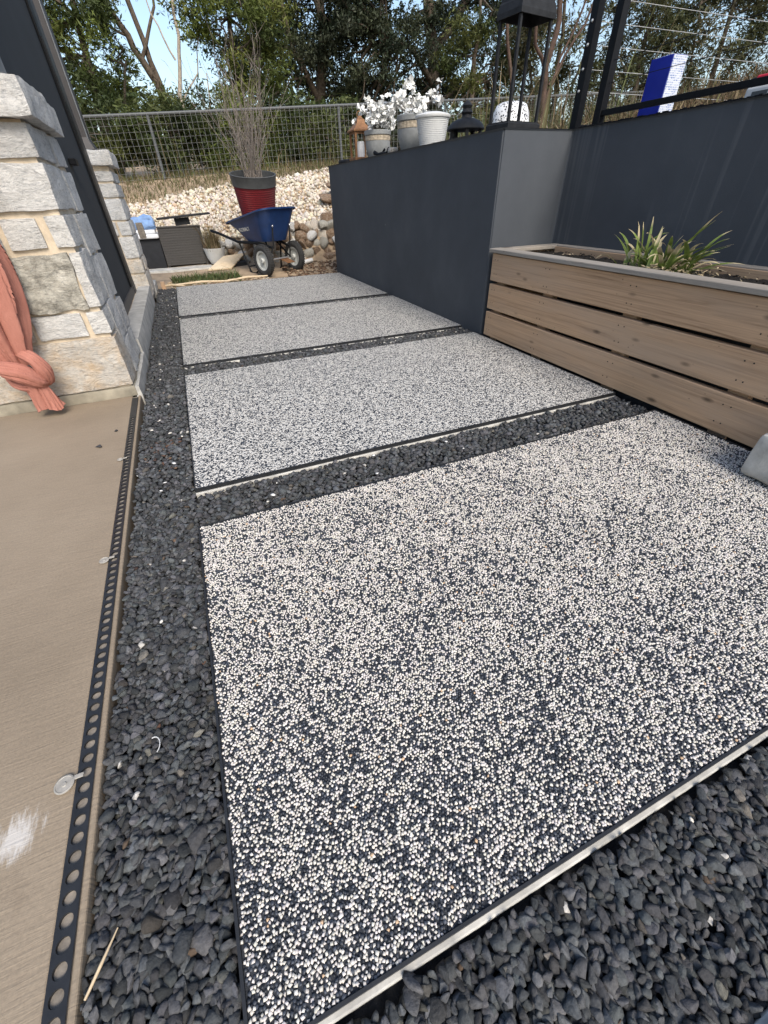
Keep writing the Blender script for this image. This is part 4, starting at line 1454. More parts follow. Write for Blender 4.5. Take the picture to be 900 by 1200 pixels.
MB().lathe([(0.292, 0.68), (0.15, 0.695), (0.01, 0.7)], 32, (PX, PY + 0.06, 0.47), TILT, caps=(False, True)).build('pot_soil', MAT['mulch'], rp, smooth=True)
sh = empty('bare_shrub', (PX, PY, 1.16), 'bare twiggy shrub with upright leafless stems growing in the red planter', 'shrub')
rr = random.Random(17)
b = MB()
fine = MB()
for k in range(54):
    az = rr.uniform(0, 2 * PI); ln = rr.uniform(0.75, 1.45); sprd = rr.uniform(0.05, 0.60)
    p = Vector((PX + rr.gauss(0, 0.06), PY - 0.05 + rr.gauss(0, 0.06), 1.13))
    pts = [p]
    dirv = Vector((math.cos(az) * sprd, math.sin(az) * sprd, 1)).normalized()
    for s in range(6):
        dirv = (dirv + Vector((rr.gauss(0, .09), rr.gauss(0, .09), 0.03))).normalized()
        p = p + dirv * ln / 6
        pts.append(p)
        if s >= 1:
            for _ in range(1):
                q = p + (dirv + Vector((rr.gauss(0, .5), rr.gauss(0, .5), rr.uniform(-.1, .3)))).normalized() * rr.uniform(0.08, 0.30)
                fine.tube([p, (p + q) / 2 + Vector((rr.gauss(0, .01), rr.gauss(0, .01), 0.01)), q], [0.0028, 0.0022, 0.001], 4)
    b.tube(pts, [0.005, 0.0045, 0.0038, 0.003, 0.0025, 0.002, 0.0012], 5)
b.build('stems', MAT['twig'], sh)
fo = fine.build('fine_twigs', MAT['twig'], sh); fo['kind'] = 'stuff'

# grey wicker chair back with its top bar
wc = empty('wicker_chair', (0.04, 9.05, 0.0), 'grey wicker chair seen from behind at the end of the path', 'chair')
b = MB()
for k in range(30):                                    # woven courses, each a little proud
    z0 = 0.055 + k * 0.0178
    b.box(-0.295, 0.345, 9.000 + (0.006 if k % 2 else 0.0), 9.05, z0, z0 + 0.0166)
wp = b.build('woven_panel', MAT['wicker'], wc)
b = MB()
for k in range(30):
    z0 = 0.055 + k * 0.0178
    b.box(0.348, 0.385, 9.02, 9.60 - 0.004 * (k % 2), z0, z0 + 0.0166)
b.build('side_panel', MAT['wicker'], wc)
for (x_, y_) in ((-0.275, 9.03), (0.27, 9.03), (0.36, 9.03), (0.36, 9.56)):
    MB().box(x_ - 0.018, x_ + 0.018, y_ - 0.018, y_ + 0.018, -0.01, 0.054).build('leg', MAT['wicker'], wc)
MB().box(-0.30, 0.39, 8.990, 9.06, 0.590, 0.612).build('top_rail', MAT['wicker'], wc, bevel=0.006)
MB().obox((0.17, 9.16, 0.735), (0.86, 0.34, 0.026), Matrix.Rotation(-0.06, 3, 'Y')).build('arm_board', MAT['blackmetal'], wc, bevel=0.006)
MB().obox((0.13, 9.10, 0.665), (0.24, 0.05, 0.10), Matrix.Rotation(-0.05, 3, 'Y')).build('bracket', MAT['blackmetal'], wc)
MB().box(-0.30, 0.36, 9.20, 9.70, 0.30, 0.36).build('seat', MAT['wicker'], wc, bevel=0.01)
# dark storage box with pale lid beside it, towel on the lid
sb = empty('storage_box', (-0.6, 9.2, 0), 'black fabric covered box with a pale grey lid beside the wicker chair', 'box')
block('box_body', -0.98, -0.305, 9.02, 9.60, 0.0, 0.44, MAT['darkfab'], sb, 6, 0.012, 0.02, 3)
b = MB(); b.box(-1.0, -0.300, 8.97, 9.64, 0.452, 0.515); b.box(-0.98, -0.33, 9.0, 9.6, 0.5155, 0.575)
b.build('lid', MAT['palegrey'], sb, bevel=0.02, segs=3)
tw = block('towel', -0.95, -0.315, 9.03, 9.40, 0.578, 0.735, MAT['bluecloth'], None, 12, 0.050, 0.05, 9, 6.0)
tag(tw, 'crumpled light blue towel lying on the pale box lid', 'towel')
# pale stepping strip below them
ps = block('concrete_strip', -0.75, 0.42, 8.55, 8.95, -0.04, 0.035, MAT['curb'], None, 4, 0.006, 0.012, 12)
tag(ps, 'pale concrete strip on the ground in front of the wicker chair', 'kerb')
# white bowl pot with a dry grass plant
bp = empty('bowl_planter', (0.53, 8.98, 0.03), 'white round bowl planter with a dry wispy plant beside the wicker chair', 'planter')
MB().lathe([(0.085, 0.035), (0.105, 0.04), (0.150, 0.13), (0.178, 0.262), (0.183, 0.270), (0.176, 0.272), (0.160, 0.23)], 36, (0.53, 8.98, 0), caps=(True, False)).build('bowl', MAT['white'], bp, smooth=True)
MB().lathe([(0.162, 0.235), (0.01, 0.245)], 24, (0.53, 8.98, 0), caps=(False, True)).build('soil', MAT['soil'], bp)
r = np.random.default_rng(3)
pts = [(0.53 + r.normal(0, 0.055), 8.98 + r.normal(0, 0.055), 0.235) for _ in range(520)]
grass('wispy_plant', 'dry wispy brown and green plant growing in the white bowl planter', pts, 0.27, 0.004, [(0.20, 0.15, 0.08), (0.13, 0.12, 0.06), (0.26, 0.20, 0.12), (0.15, 0.10, 0.06)], 9, 0.5, 'plant')
del bpy.data.objects['wispy_plant']['kind']
# plywood sheet propped on a dark block
pb = MB()
b_ = [(0.31, 8.28, 0.010), (0.69, 8.28, 0.012), (1.02, 8.78, 0.165), (0.64, 8.80, 0.140)]
pb.add(b_ + [(x_, y_ - 0.004, z_ + 0.020) for x_, y_, z_ in b_], [(0, 3, 2, 1), (4, 5, 6, 7), (0, 1, 5, 4), (1, 2, 6, 5), (2, 3, 7, 6), (3, 0, 4, 7)])
tag(pb.build('plywood_sheet', MAT['ply'], None, bevel=0.002), 'small bare plywood sheet leaning flat beside the wheelbarrow leg', 'board')
dk = block('dark_block', 0.70, 1.00, 8.48, 8.74, 0.0, 0.088, MAT['darkfab'], None, 5, 0.004, 0.01, 3)
tag(dk, 'dark block propping up the plywood sheet', 'block')
tag(MB().tube([(1.78, 7.90, 0.055), (2.02, 7.98, 0.085)], 0.032, 10).build('pipe_stub', MAT['white'], None, smooth=True), 'short white pipe lying on the mulch behind the right wheel', 'pipe')
wk = block('wood_offcut', -0.40, -0.345, 7.12, 7.17, -0.05, 0.06, MAT['wood'], None, 3, 0.002, 0.004, 5)
tag(wk, 'small upright wooden stake at the left corner of the farthest slab', 'stake')
for k, (p0, p1) in enumerate((((-0.40, 7.16, 0.0), (-0.10, 7.02, 0.0)), ((-0.2, 7.10, 0.01), (0.5, 7.12, 0.0)), ((0.5, 7.15, 0.0), (1.1, 7.20, 0.01)))):
    a_, c_ = Vector(p0), Vector(p1)
    tag(MB().tube([a_, (a_ + c_) / 2 + Vector((0, 0.02, 0.012)), c_], [0.012, 0.016, 0.010], 7).build('stick', MAT['ply'], None, smooth=True),
        ('short pale stick lying across the kerb end by the farthest slab', 'thin pale stick along the back edge of the farthest slab', 'pale stick on the dirt left of the near wheel')[k], 'stick')

# ================================================================== THINGS ON THE WALL
# big open black lantern
ln = empty('tall_lantern', (2.38, 3.2, WZ), 'tall open black metal lantern standing on the wall corner', 'lantern')
F, L_, R_ = Vector((2.235, 3.10, 0)), Vector((2.18, 3.27, 0)), Vector((2.515, 3.15, 0))
B_ = L_ + R_ - F
ctr = (F + B_) / 2
ex = (R_ - F).normalized(); ey = (L_ - F).normalized(); ey = (ey - ex * ey.dot(ex)).normalized()
hx, hy = (R_ - F).length / 2, (L_ - F).length / 2
Mx = Matrix((ex, ey, Vector((0, 0, 1)))).transposed()


def lan_ring(s, z, grow=0.0):
    return [ctr + ex * (sx * (hx * s + grow)) + ey * (sy * (hy * s + grow)) + Vector((0, 0, z)) for sx, sy in ((-1, -1), (1, -1), (1, 1), (-1, 1))]


def loft(rings, caps=True):
    b = MB(); n = len(rings[0])
    vs = [p for r_ in rings for p in r_]
    fs = [(i * n + k, i * n + (k + 1) % n, (i + 1) * n + (k + 1) % n, (i + 1) * n + k) for i in range(len(rings) - 1) for k in range(n)]
    if caps:
        fs += [tuple(range(n - 1, -1, -1)), tuple(range((len(rings) - 1) * n, len(rings) * n))]
    return b.add(vs, fs)


loft([lan_ring(1, WZ + 0.001, 0.014), lan_ring(1, WZ + 0.030, 0.014), lan_ring(1, WZ + 0.036, 0.004), lan_ring(1, WZ + 0.042, 0.004)]).build('base', MAT['blackmetal'], ln)
for sx, sy in ((-1, -1), (1, -1), (1, 1), (-1, 1)):
    c = ctr + ex * sx * (hx - 0.008) + ey * sy * (hy - 0.008) + Vector((0, 0, (WZ + 0.042 + 1.775) / 2))
    MB().obox(c, (0.017, 0.017, 1.775 - WZ - 0.043), Mx).build('leg', MAT['blackmetal'], ln)
loft([lan_ring(1, 1.86, -0.004), lan_ring(1, 1.776, 0.006), lan_ring(1, 1.776, 0.012), lan_ring(1, 1.800, 0.012), lan_ring(1, 1.835, 0.004), lan_ring(0.90, 1.865), lan_ring(0.72, 1.895), lan_ring(0.50, 1.915), lan_ring(0.42, 1.93), lan_ring(0.40, 1.99), lan_ring(0.2, 2.03)], caps=False).build('roof', MAT['blackmetal'], ln)
MB().tube([ctr + ex * -0.05 + Vector((0, 0, 2.02)), ctr + ex * -0.05 + Vector((0, 0, 2.08)), ctr + Vector((0, 0, 2.12)), ctr + ex * 0.05 + Vector((0, 0, 2.08)), ctr + ex * 0.05 + Vector((0, 0, 2.02))], 0.006, 7).build('ring_handle', MAT['blackmetal'], ln)

# pierced white garden stool behind it
t = NT('pierced white ceramic')
v = t.coord()
vo = t.n('TexVoronoi', feature='F1'); vo.inputs['Scale'].default_value = 62; t.l(v, vo.inputs['Vector'])
hole = t.ramp(vo.outputs['Distance'], [(0.30, 1.0), (0.36, 0.0)])
MAT['pierced'] = t.done(t.mix(hole, (0.80, 0.80, 0.79), (0.03, 0.03, 0.03)), 0.35, t.bump(t.ramp(vo.outputs['Distance'], [(0.30, 0.0), (0.40, 1.0)]), 1.0, 0.02))
st = empty('ceramic_stool', (2.83, 3.92, 1.18), 'white pierced ceramic garden stool seen through the tall black lantern', 'stool')
MB().lathe([(0.110, 1.18), (0.135, 1.22), (0.156, 1.30), (0.158, 1.38), (0.148, 1.45), (0.120, 1.50), (0.085, 1.515), (0.01, 1.518)], 40, (2.83, 3.92, 0)).build('stool_body', MAT['pierced'], st, smooth=True)

# black domed lantern on short legs
dl = empty('dome_lantern', (2.33, 3.80, WZ), 'small black metal lantern with a domed top on the wall left of the tall lantern', 'lantern')
MB().lathe([(0.146, 1.330), (0.148, 1.336), (0.140, 1.352), (0.112, 1.378), (0.070, 1.394), (0.040, 1.400), (0.034, 1.418), (0.046, 1.432), (0.030, 1.452), (0.040, 1.470), (0.022, 1.488), (0.004, 1.500)], 28, (2.33, 3.80, 0)).build('dome', MAT['blackmetal'], dl, smooth=True)
for k in range(5):
    a = 2 * PI * k / 5 + 0.5
    c = Vector((2.33 + 0.115 * math.cos(a), 3.80 + 0.115 * math.sin(a), 1.30))
    MB().obox(c, (0.024, 0.024, 0.059), Matrix.Rotation(a, 3, 'Z')).build('leg', MAT['blackmetal'], dl)
MB().lathe([(0.13, WZ + 0.001), (0.13, WZ + 0.012)], 28, (2.33, 3.80, 0)).build('base', MAT['blackmetal'], dl)

# white ribbed basket pot
wbk = empty('basket_pot', (2.33, 4.36, WZ), 'white ribbed tapering basket pot with a lid, standing on the wall', 'pot')
prof = []
for k in range(16):
    z = 1.272 + k * 0.0115
    rad = 0.108 + 0.032 * (z - 1.272) / 0.18
    prof += [(rad + 0.0025, z), (rad + 0.0025, z + 0.008), (rad, z + 0.0085), (rad, z + 0.011)]
MB().lathe(prof, 40, (2.33, 4.36, 0)).build('basket', MAT['white'], wbk, smooth=False)
MB().lathe([(0.150, 1.456), (0.154, 1.462), (0.154, 1.474), (0.140, 1.482), (0.075, 1.496), (0.01, 1.500)], 40, (2.33, 4.36, 0)).build('lid', MAT['white'], wbk, smooth=True)


# glazed pots with silk blossom branches
def flower_pot(x, y, rad, h, lab, seed, flab, zfl, spread, nb):
    p = empty('glazed_pot', (x, y, WZ), lab, 'pot', 'grey pots of white blossom on the wall')
    z = WZ + 0.002
    MB().lathe([(rad * 0.74, z), (rad * 0.80, z + 0.01), (rad * 0.97, z + h * 0.40), (rad * 0.97, z + h * 0.62)], 36, (x, y, 0), caps=(True, False)).build('pot_body', MAT['glaze'], p, smooth=True)
    MB().lathe([(rad * 0.97, z + h * 0.62), (rad * 0.99, z + h * 0.63), (rad * 0.99, z + h * 0.80), (rad * 0.95, z + h * 0.81)], 36, (x, y, 0), caps=(False, False)).build('relief_band', MAT['band'], p, smooth=True)
    MB().lathe([(rad * 0.95, z + h * 0.81), (rad * 1.03, z + h * 0.84), (rad * 1.05, z + h * 0.97), (rad * 1.0, z + h), (rad * 0.88, z + h), (rad * 0.82, z + h * 0.88), (0.01, z + h * 0.88)], 36, (x, y, 0), caps=(False, True)).build('pot_rim', MAT['glaze'], p, smooth=True)
    f = empty('blossom_branches', (x, y, z + h * 0.88), flab, 'flowers', 'sprays of white blossom in grey pots')
    rr = random.Random(seed)
    b = MB()
    P, N = [], []
    for k in range(nb):
        az = rr.uniform(0, 2 * PI)
        rd = spread * math.sqrt(rr.random())
        top = Vector((x + rd * math.cos(az), y + rd * math.sin(az), zfl + rr.uniform(-0.08, 0.09)))
        base = Vector((x + rr.gauss(0, 0.03), y + rr.gauss(0, 0.03), z + h * 0.88))
        mid = base.lerp(top, 0.5) + Vector((rr.gauss(0, .03), rr.gauss(0, .03), 0.02))
        b.tube([base, mid, top], [0.004, 0.003, 0.002], 5)
        for q in range(rr.randrange(3, 6)):
            c = mid.lerp(top, rr.uniform(0.4, 1.0)) + Vector((rr.gauss(0, .030), rr.gauss(0, .030), rr.gauss(0, .030)))
            for pt in range(6):
                P.append(c + Vector((rr.gauss(0, .008), rr.gauss(0, .008), rr.gauss(0, .008))))
    b.build('branches', MAT['twig'], f)
    r = np.random.default_rng(seed)
    n = len(P)
    petal = (np.array([[0, 0, 0], [0.55, 0.5, 0.12], [1, 0, 0.3], [0.55, -0.5, 0.12]]), [[0, 1, 2], [0, 2, 3]])
    me = scatter_mesh('blossoms', [petal], np.zeros(n, int), np.array([tuple(q) for q in P]) - np.array(f.location)[None], rand_rot(n, PI, r), np.full((n, 3), 0.046) * r.uniform(.7, 1.25, (n, 1)), np.ones((n, 3)))
    o = link('blossoms', me, MAT['petal'], f); o['kind'] = 'stuff'


flower_pot(2.335, 5.65, 0.142, 0.225, 'smaller grey glazed pot with a tan relief band, next to the rusty lantern', 3, 'white silk blossom spray in the smaller grey pot near the rusty lantern', 1.645, 0.25, 17)
flower_pot(2.37, 4.80, 0.165, 0.255, 'larger grey glazed pot half hidden behind the white basket pot', 4, 'taller white silk blossom spray rising behind the white basket pot', 1.625, 0.24, 16)

# rusty copper lantern at the wall's far end
rl = empty('copper_lantern', (2.295, 6.10, WZ), 'small rusty copper house shaped lantern at the far end of the wall', 'lantern')
X0, X1, Y0_, Y1_ = 2.195, 2.395, 6.0, 6.2
MB().box(X0 - 0.012, X1 + 0.012, Y0_ - 0.012, Y1_ + 0.012, WZ + 0.001, WZ + 0.030).build('base', MAT['copper'], rl, bevel=0.004)
for x_ in (X0, X1 - 0.022):
    for y_ in (Y0_, Y1_ - 0.022):
        MB().box(x_, x_ + 0.022, y_, y_ + 0.022, WZ + 0.030, WZ + 0.255).build('corner_post', MAT['copper'], rl)
b = MB()
b.box(X0 + 0.022, X1 - 0.022, Y0_ + 0.004, Y0_ + 0.016, WZ + 0.235, WZ + 0.2545)
b.box(X0 + 0.004, X0 + 0.016, Y0_ + 0.022, Y1_ - 0.022, WZ + 0.235, WZ + 0.2545)
b.build('top_rail', MAT['copper'], rl)
b = MB(); cx, cy = (X0 + X1) / 2, (Y0_ + Y1_) / 2
rings = [[(cx + sx * s, cy + sy * s, z) for sx, sy in ((-1, -1), (1, -1), (1, 1), (-1, 1))] for s, z in ((0.118, WZ + 0.256), (0.120, WZ + 0.268), (0.095, WZ + 0.285), (0.050, WZ + 0.330), (0.045, WZ + 0.360), (0.030, WZ + 0.372), (0.008, WZ + 0.395))]
loft([[Vector(p) for p in r_] for r_ in rings]).build('roof', MAT['copper'], rl)
MB().tube([(cx + 0.028 * math.cos(a), cy, WZ + 0.405 + 0.028 * math.sin(a)) for a in np.linspace(-1.2, PI + 1.2, 12)], 0.005, 6).build('ring_handle', MAT['copper'], rl)
MB().lathe([(0.048, WZ + 0.031), (0.048, WZ + 0.17), (0.04, WZ + 0.175)], 20, (cx, cy, 0)).build('candle', MAT['palegrey'], rl, smooth=True)
# little things between the pots
b = MB(); b.tube([(2.20, 5.42, 1.300), (2.21, 5.34, 1.283), (2.22, 5.25, 1.285), (2.23, 5.16, 1.283), (2.23, 5.10, 1.31)], [0.020, 0.012, 0.014, 0.012, 0.016], 8)
b.tube([(2.22, 5.27, 1.285), (2.25, 5.25, 1.32)], [0.008, 0.012], 7)
tag(b.build('hose_nozzle', MAT['black'], None, smooth=True), 'small black hose nozzle lying on the wall between the two grey pots', 'nozzle')
wr = block('pale_rock', 2.22, 2.30, 5.02, 5.12, WZ, WZ + 0.05, MAT['stone_tan'], None, 4, 0.01, 0.02, 8)
tag(wr, 'small tan rock on the wall beside the black nozzle', 'rock')
dk2 = block('dark_scrap', 2.20, 2.34, 6.42, 6.70, WZ, WZ + 0.035, MAT['darkfab'], None, 4, 0.01, 0.012, 8)
tag(dk2, 'flat black scrap on the wall end left of the rusty lantern', 'scrap')

# ------------------------------------------------------------------ cable railing on the right wall
rg = empty('cable_railing', (2.8, 3.1, WZ - 0.06), 'black metal cable railing with two tall posts above the right wall', 'railing')
for (y0, y1) in ((3.065, 3.125), (2.86, 2.915)):
    MB().box(2.772, 2.822, y0, y1, WZ - 0.08, 2.45).build('post', MAT['black'], rg, bevel=0.002)
MB().box(2.780, 2.812, -2.5, 2.859, 1.318, 1.346).build('bottom_rail', MAT['black'], rg, bevel=0.002)
MB().box(2.823, 7.5, 3.080, 3.110, 1.272, 1.300).build('bottom_rail', MAT['black'], rg, bevel=0.002)
MB().box(2.823, 7.5, 3.075, 3.115, 2.38, 2.44).build('top_rail', MAT['black'], rg, bevel=0.002)
for z in (1.464, 1.567, 1.676, 1.778, 1.877, 1.98, 2.08):
    MB().tube([(2.80, 3.095, z), (4.5, 3.095, z - 0.002), (7.5, 3.095, z)], 0.0019, 5).build('cable', MAT['blackmetal'] if z > 2 else MAT['wire'], rg)
    MB().lathe([(0.0085, 0), (0.0085, 0.004), (0.005, 0.009)], 10, (2.7718, 3.095, z), Matrix.Rotation(-PI / 2, 3, 'Y')).build('bolt', MAT['steel'], rg)
for z in (1.47, 1.57):
    MB().tube([(2.797, 2.86, z), (2.797, -2.5, z)], 0.0018, 5).build('cable', MAT['black'], rg)

# blue and white carton behind the rail
t = NT('printed carton side')
v = t.coord()
br = t.n('TexBrick'); br.inputs['Scale'].default_value = 1.0
t.l(t.coord((26, 26, 26), rot=(PI / 2, 0, 0)), br.inputs['Vector'])
br.inputs['Mortar Size'].default_value = 0.035
br.inputs['Color1'].default_value = (0.14, 0.20, 0.38, 1); br.inputs['Color2'].default_value = (0.46, 0.50, 0.58, 1); br.inputs['Mortar'].default_value = (0.62, 0.64, 0.68, 1)
fine_ = t.noise(1.0, 3, 0.7, t.coord((60, 60, 320)))
c = t.mix(t.ramp(fine_, [(0.50, 0.0), (0.58, 0.6)]), br.outputs['Color'], (0.60, 0.62, 0.66))
MAT['printed'] = t.done(c, 0.6)
ct = empty('carton', (3.0, 2.64, 1.21), 'tall blue carton with a white printed side standing behind the railing', 'carton')
MB().box(2.950, 3.066, 2.565, 2.715, 1.205, 1.552).build('carton_body', MAT['bluecarton'], ct, bevel=0.002)
MB().box(2.953, 3.064, 2.561, 2.5648, 1.208, 1.549).build('printed_side', MAT['printed'], ct)
MB().box(2.975, 3.045, 2.60, 2.69, 1.5522, 1.558).build('flap', MAT['palegrey'], ct)
# jug with red top
jg = empty('jug', (3.08, 2.0, 1.21), 'white jug with a red cap and black spout behind the railing at the right edge', 'jug')
MB().box(3.02, 3.13, 1.93, 2.10, 1.20, 1.350).build('jug_body', MAT['white'], jg, bevel=0.012, segs=3)
MB().box(3.0185, 3.0195, 1.98, 2.06, 1.30, 1.328).build('smudged_label', MAT['galv'], jg)
b = MB(); b.box(3.03, 3.11, 1.96, 2.075, 1.352, 1.392); b.obox((3.07, 2.00, 1.403), (0.06, 0.06, 0.022), None)
b.build('cap', MAT['red'], jg, bevel=0.008, segs=3)
MB().tube([(3.07, 2.0, 1.41), (3.07, 1.985, 1.44), (3.07, 1.95, 1.455)], [0.014, 0.012, 0.010], 8).build('spout', MAT['black'], jg, smooth=True)
MB().tube([(3.06, 2.075, 1.378), (3.055, 2.115, 1.375)], [0.014, 0.010], 8).build('nozzle', MAT['black'], jg, smooth=True)
for k, (x_, y_, s_, m_) in enumerate(((3.02, 2.44, 0.030, 'stone'), (3.06, 2.36, 0.034, 'darkfab'), (3.03, 2.28, 0.026, 'stone_tan'), (3.10, 2.80, 0.040, 'stone'))):
    o = block('loose_rock', x_ - s_, x_ + s_, y_ - s_ * 1.2, y_ + s_ * 1.2, 1.20, 1.245 + s_ * 1.6, MAT[m_], None, 4, 0.010, s_ * 0.6, 20 + k)
    tag(o, ('pale loose rock just right of the blue carton', 'dark loose rock right of the blue carton', 'tan loose rock farther right of the blue carton', 'pale loose rock left of the blue carton by the railing post')[k], 'rock')

# ================================================================== WIRE FENCE
FY = 12.0
fe = empty('wire_fence', (0.06, FY, 1.2), 'grey metal post and welded wire mesh fence across the back of the yard', 'fence')


def railz(x): return 2.29 + 0.055 * x
fxs = [-8.0, -3.95, 0.06, 4.03, 6.75, 9.4, 12.1, 16.0]
for a, c in zip(fxs, fxs[1:]):
    MB().tube([(a, FY, railz(a)), (c, FY, railz(c))], 0.026, 8).build('top_rail', MAT['galv'], fe, smooth=True)
for x_ in fxs:
    MB().tube([(x_, FY + 0.005, 0.9 + 0.055 * x_), (x_, FY + 0.005, railz(x_) - 0.02)], 0.030, 8).build('post', MAT['galv'], fe, smooth=True)
b = MB()
x_ = -7.9
while x_ < 15.9:
    b.tube([(x_, FY - 0.035, railz(x_) - 1.10), (x_, FY - 0.035, railz(x_))], 0.0024, 3, False)
    x_ += 0.102
k = 0
while k * 0.102 < 1.08:
    b.tube([(-8.0, FY - 0.040, railz(-8.0) - 0.05 - k * 0.102), (16.0, FY - 0.040, railz(16.0) - 0.05 - k * 0.102)], 0.0024, 3, False)
    k += 1
o = b.build('wire_mesh', MAT['wire'], fe); o['kind'] = 'stuff'
# ================================================================== TREES
LEAF = (np.array([[-1, 0, 0], [-0.1, 0.5, 0.08], [1, 0, 0], [-0.1, -0.5, 0.08]]), [[0, 1, 2, 3]])


def leaves(name, parent, clumps, per, ll, lw, cols, seed, droop=0.0, shell=False):
    """leaf sized faces spread through the clumps of a crown; clumps: (x,y,z,rx,rz)"""
    r = np.random.default_rng(seed)
    C = np.array(clumps, dtype=float)
    n = len(C) * per
    ci = np.repeat(np.arange(len(C)), per)
    g = r.normal(0, 1, (n, 3))
    g /= np.linalg.norm(g, axis=1)[:, None]
    g *= (r.random(n) ** 0.5)[:, None]
    pos = C[ci, :3] + g * np.stack([C[ci, 3], C[ci, 3], C[ci, 4]], 1)
    pos[:, 2] += r.normal(0, 0.05, n)
    # twig ends: pull leaves into short strings so that the outline is ragged
    st = r.integers(0, 14, n) + ci * 14
    sd = r.normal(0, 1, (len(C) * 14, 3)); sd[:, 2] -= droop
    sd /= np.linalg.norm(sd, axis=1)[:, None]
    f = r.random(n)
    pull = r.random(n) < 0.6
    twp = C[ci, :3] + sd[st] * np.stack([C[ci, 3], C[ci, 3], C[ci, 4]], 1) * (0.25 + 1.15 * f)[:, None] + r.normal(0, 0.03, (n, 3))
    pos[pull] = twp[pull]
    base = np.array(parent.location) if parent is not None else np.zeros(3)
    cc = np.array(cols)
    cl = cc[r.integers(0, len(cc), len(C))][ci] * r.uniform(0.65, 1.35, (n, 1))
    s = r.uniform(0.6, 1.3, (n, 1))
    me = scatter_mesh(name, [LEAF], np.zeros(n, int), pos - base[None], rand_rot(n, PI, r), np.array([[ll / 2, lw, lw]]) * s, cl)
    return link(name, me, MAT['leaf'], parent)


def limb_pts(p0, p1, rr, wob=0.06, n=5):
    p0, p1 = Vector(p0), Vector(p1)
    L = (p1 - p0).length
    out = []
    for i in range(n + 1):
        f = i / n
        q = p0.lerp(p1, f)
        if 0 < i < n:
            q += Vector((rr.gauss(0, wob), rr.gauss(0, wob), rr.gauss(0, wob * .6))) * L * 0.6
        out.append(q)
    return out


def tree(name, label, cat, base, trunks, clumps, per, leaf, cols, bark, seed, group=None, droop=0.0, limbs=True):
    t = empty(name, base, label, cat, group)
    rr = random.Random(seed)
    b = MB()
    tops = []
    for pts, r0, r1 in trunks:
        pts = [Vector(p) for p in pts]
        fine = []
        for a, c in zip(pts, pts[1:]):
            fine += limb_pts(a, c, rr, 0.03, 4)[:-1]
        fine.append(pts[-1])
        m = len(fine)
        b.tube(fine, [r0 + (r1 - r0) * i / (m - 1) for i in range(m)], 9)
        tops += fine[m // 3:]
    if limbs and tops:
        for c in clumps:
            c3 = Vector(c[:3])
            s = min(tops, key=lambda q: (q - c3).length + rr.uniform(0, .8))
            L = (c3 - s).length
            if L > 4.5: continue
            pl_ = limb_pts(s, c3, rr, 0.10, 5)
            r0 = 0.012 + 0.012 * L
            b.tube(pl_, [r0 * (1 - 0.8 * i / 5) for i in range(6)], 5)
    b.build('trunk', bark, t, smooth=True)
    if per:
        leaves('crown', t, clumps, per, leaf[0], leaf[1], cols, seed, droop)
    return t


def cloud(rng_seed, n, xr, yr, zr, rad, zs=0.6, keep=None):
    r = random.Random(rng_seed)
    out = []
    while len(out) < n:
        x, y, z = r.uniform(*xr), r.uniform(*yr), r.uniform(*zr)
        if keep is not None and not keep(x, y, z): continue
        q = rad * r.uniform(.7, 1.35)
        out.append((x, y, z, q, q * zs))
    return out


JUN = [(0.13, 0.16, 0.034), (0.095, 0.122, 0.028), (0.17, 0.19, 0.045), (0.055, 0.075, 0.021)]
JUND = [(0.068, 0.092, 0.027), (0.048, 0.068, 0.022), (0.10, 0.12, 0.036), (0.13, 0.145, 0.042)]
OAK = [(0.042, 0.056, 0.030), (0.032, 0.046, 0.026), (0.062, 0.074, 0.040), (0.050, 0.060, 0.036)]
OLV = [(0.085, 0.095, 0.040), (0.11, 0.115, 0.052), (0.065, 0.075, 0.032), (0.14, 0.13, 0.07)]
gz = bank_z

# sunlit juniper at the left
tree('juniper_tree', 'yellow green juniper tree at the far left beside the roof post', 'tree', (-1.0, 15, gz(-1, 15)),
     [([(-1.0, 15, 1.4), (-0.9, 15, 3.0), (-0.7, 15, 5.2)], 0.13, 0.04), ([(-0.9, 15, 1.5), (-0.1, 14.8, 3.4)], 0.07, 0.02)],
     cloud(1, 60, (-2.6, 0.05), (14, 15.6), (1.9, 5.6), 0.42, keep=lambda x, y, z: z > 3.0 or x < -0.6 or z < 2.4), 480, (0.125, 0.030), JUN, MAT['bark'], 1, droop=-0.4)
# leaning dark trunks with sky between them
tree('leaning_tree', 'tree with two dark leaning trunks crossing open sky at the left', 'tree', (0.75, 16, gz(.75, 16)),
     [([(0.85, 16, 1.5), (0.53, 16, 3.3), (0.15, 16, 4.1), (-0.30, 16, 4.8), (-0.7, 16, 6.2)], 0.10, 0.045), ([(0.75, 16.1, 1.5), (0.62, 16.1, 3.2), (0.42, 16.1, 4.3), (0.22, 16.1, 6.4)], 0.085, 0.045),
      ([(0.30, 16, 3.7), (0.9, 16, 4.6), (1.2, 16, 5.8)], 0.045, 0.015), ([(0.1, 16, 4.1), (-0.5, 15.8, 4.3), (-1.1, 15.8, 4.2)], 0.03, 0.01)],
     cloud(2, 16, (-0.6, 1.9), (15.6, 17), (4.6, 6.6), 0.40) + cloud(21, 9, (0.3, 1.6), (15.5, 16.6), (1.9, 3.0), 0.4), 300, (0.115, 0.034), JUND, MAT['bark'], 2)
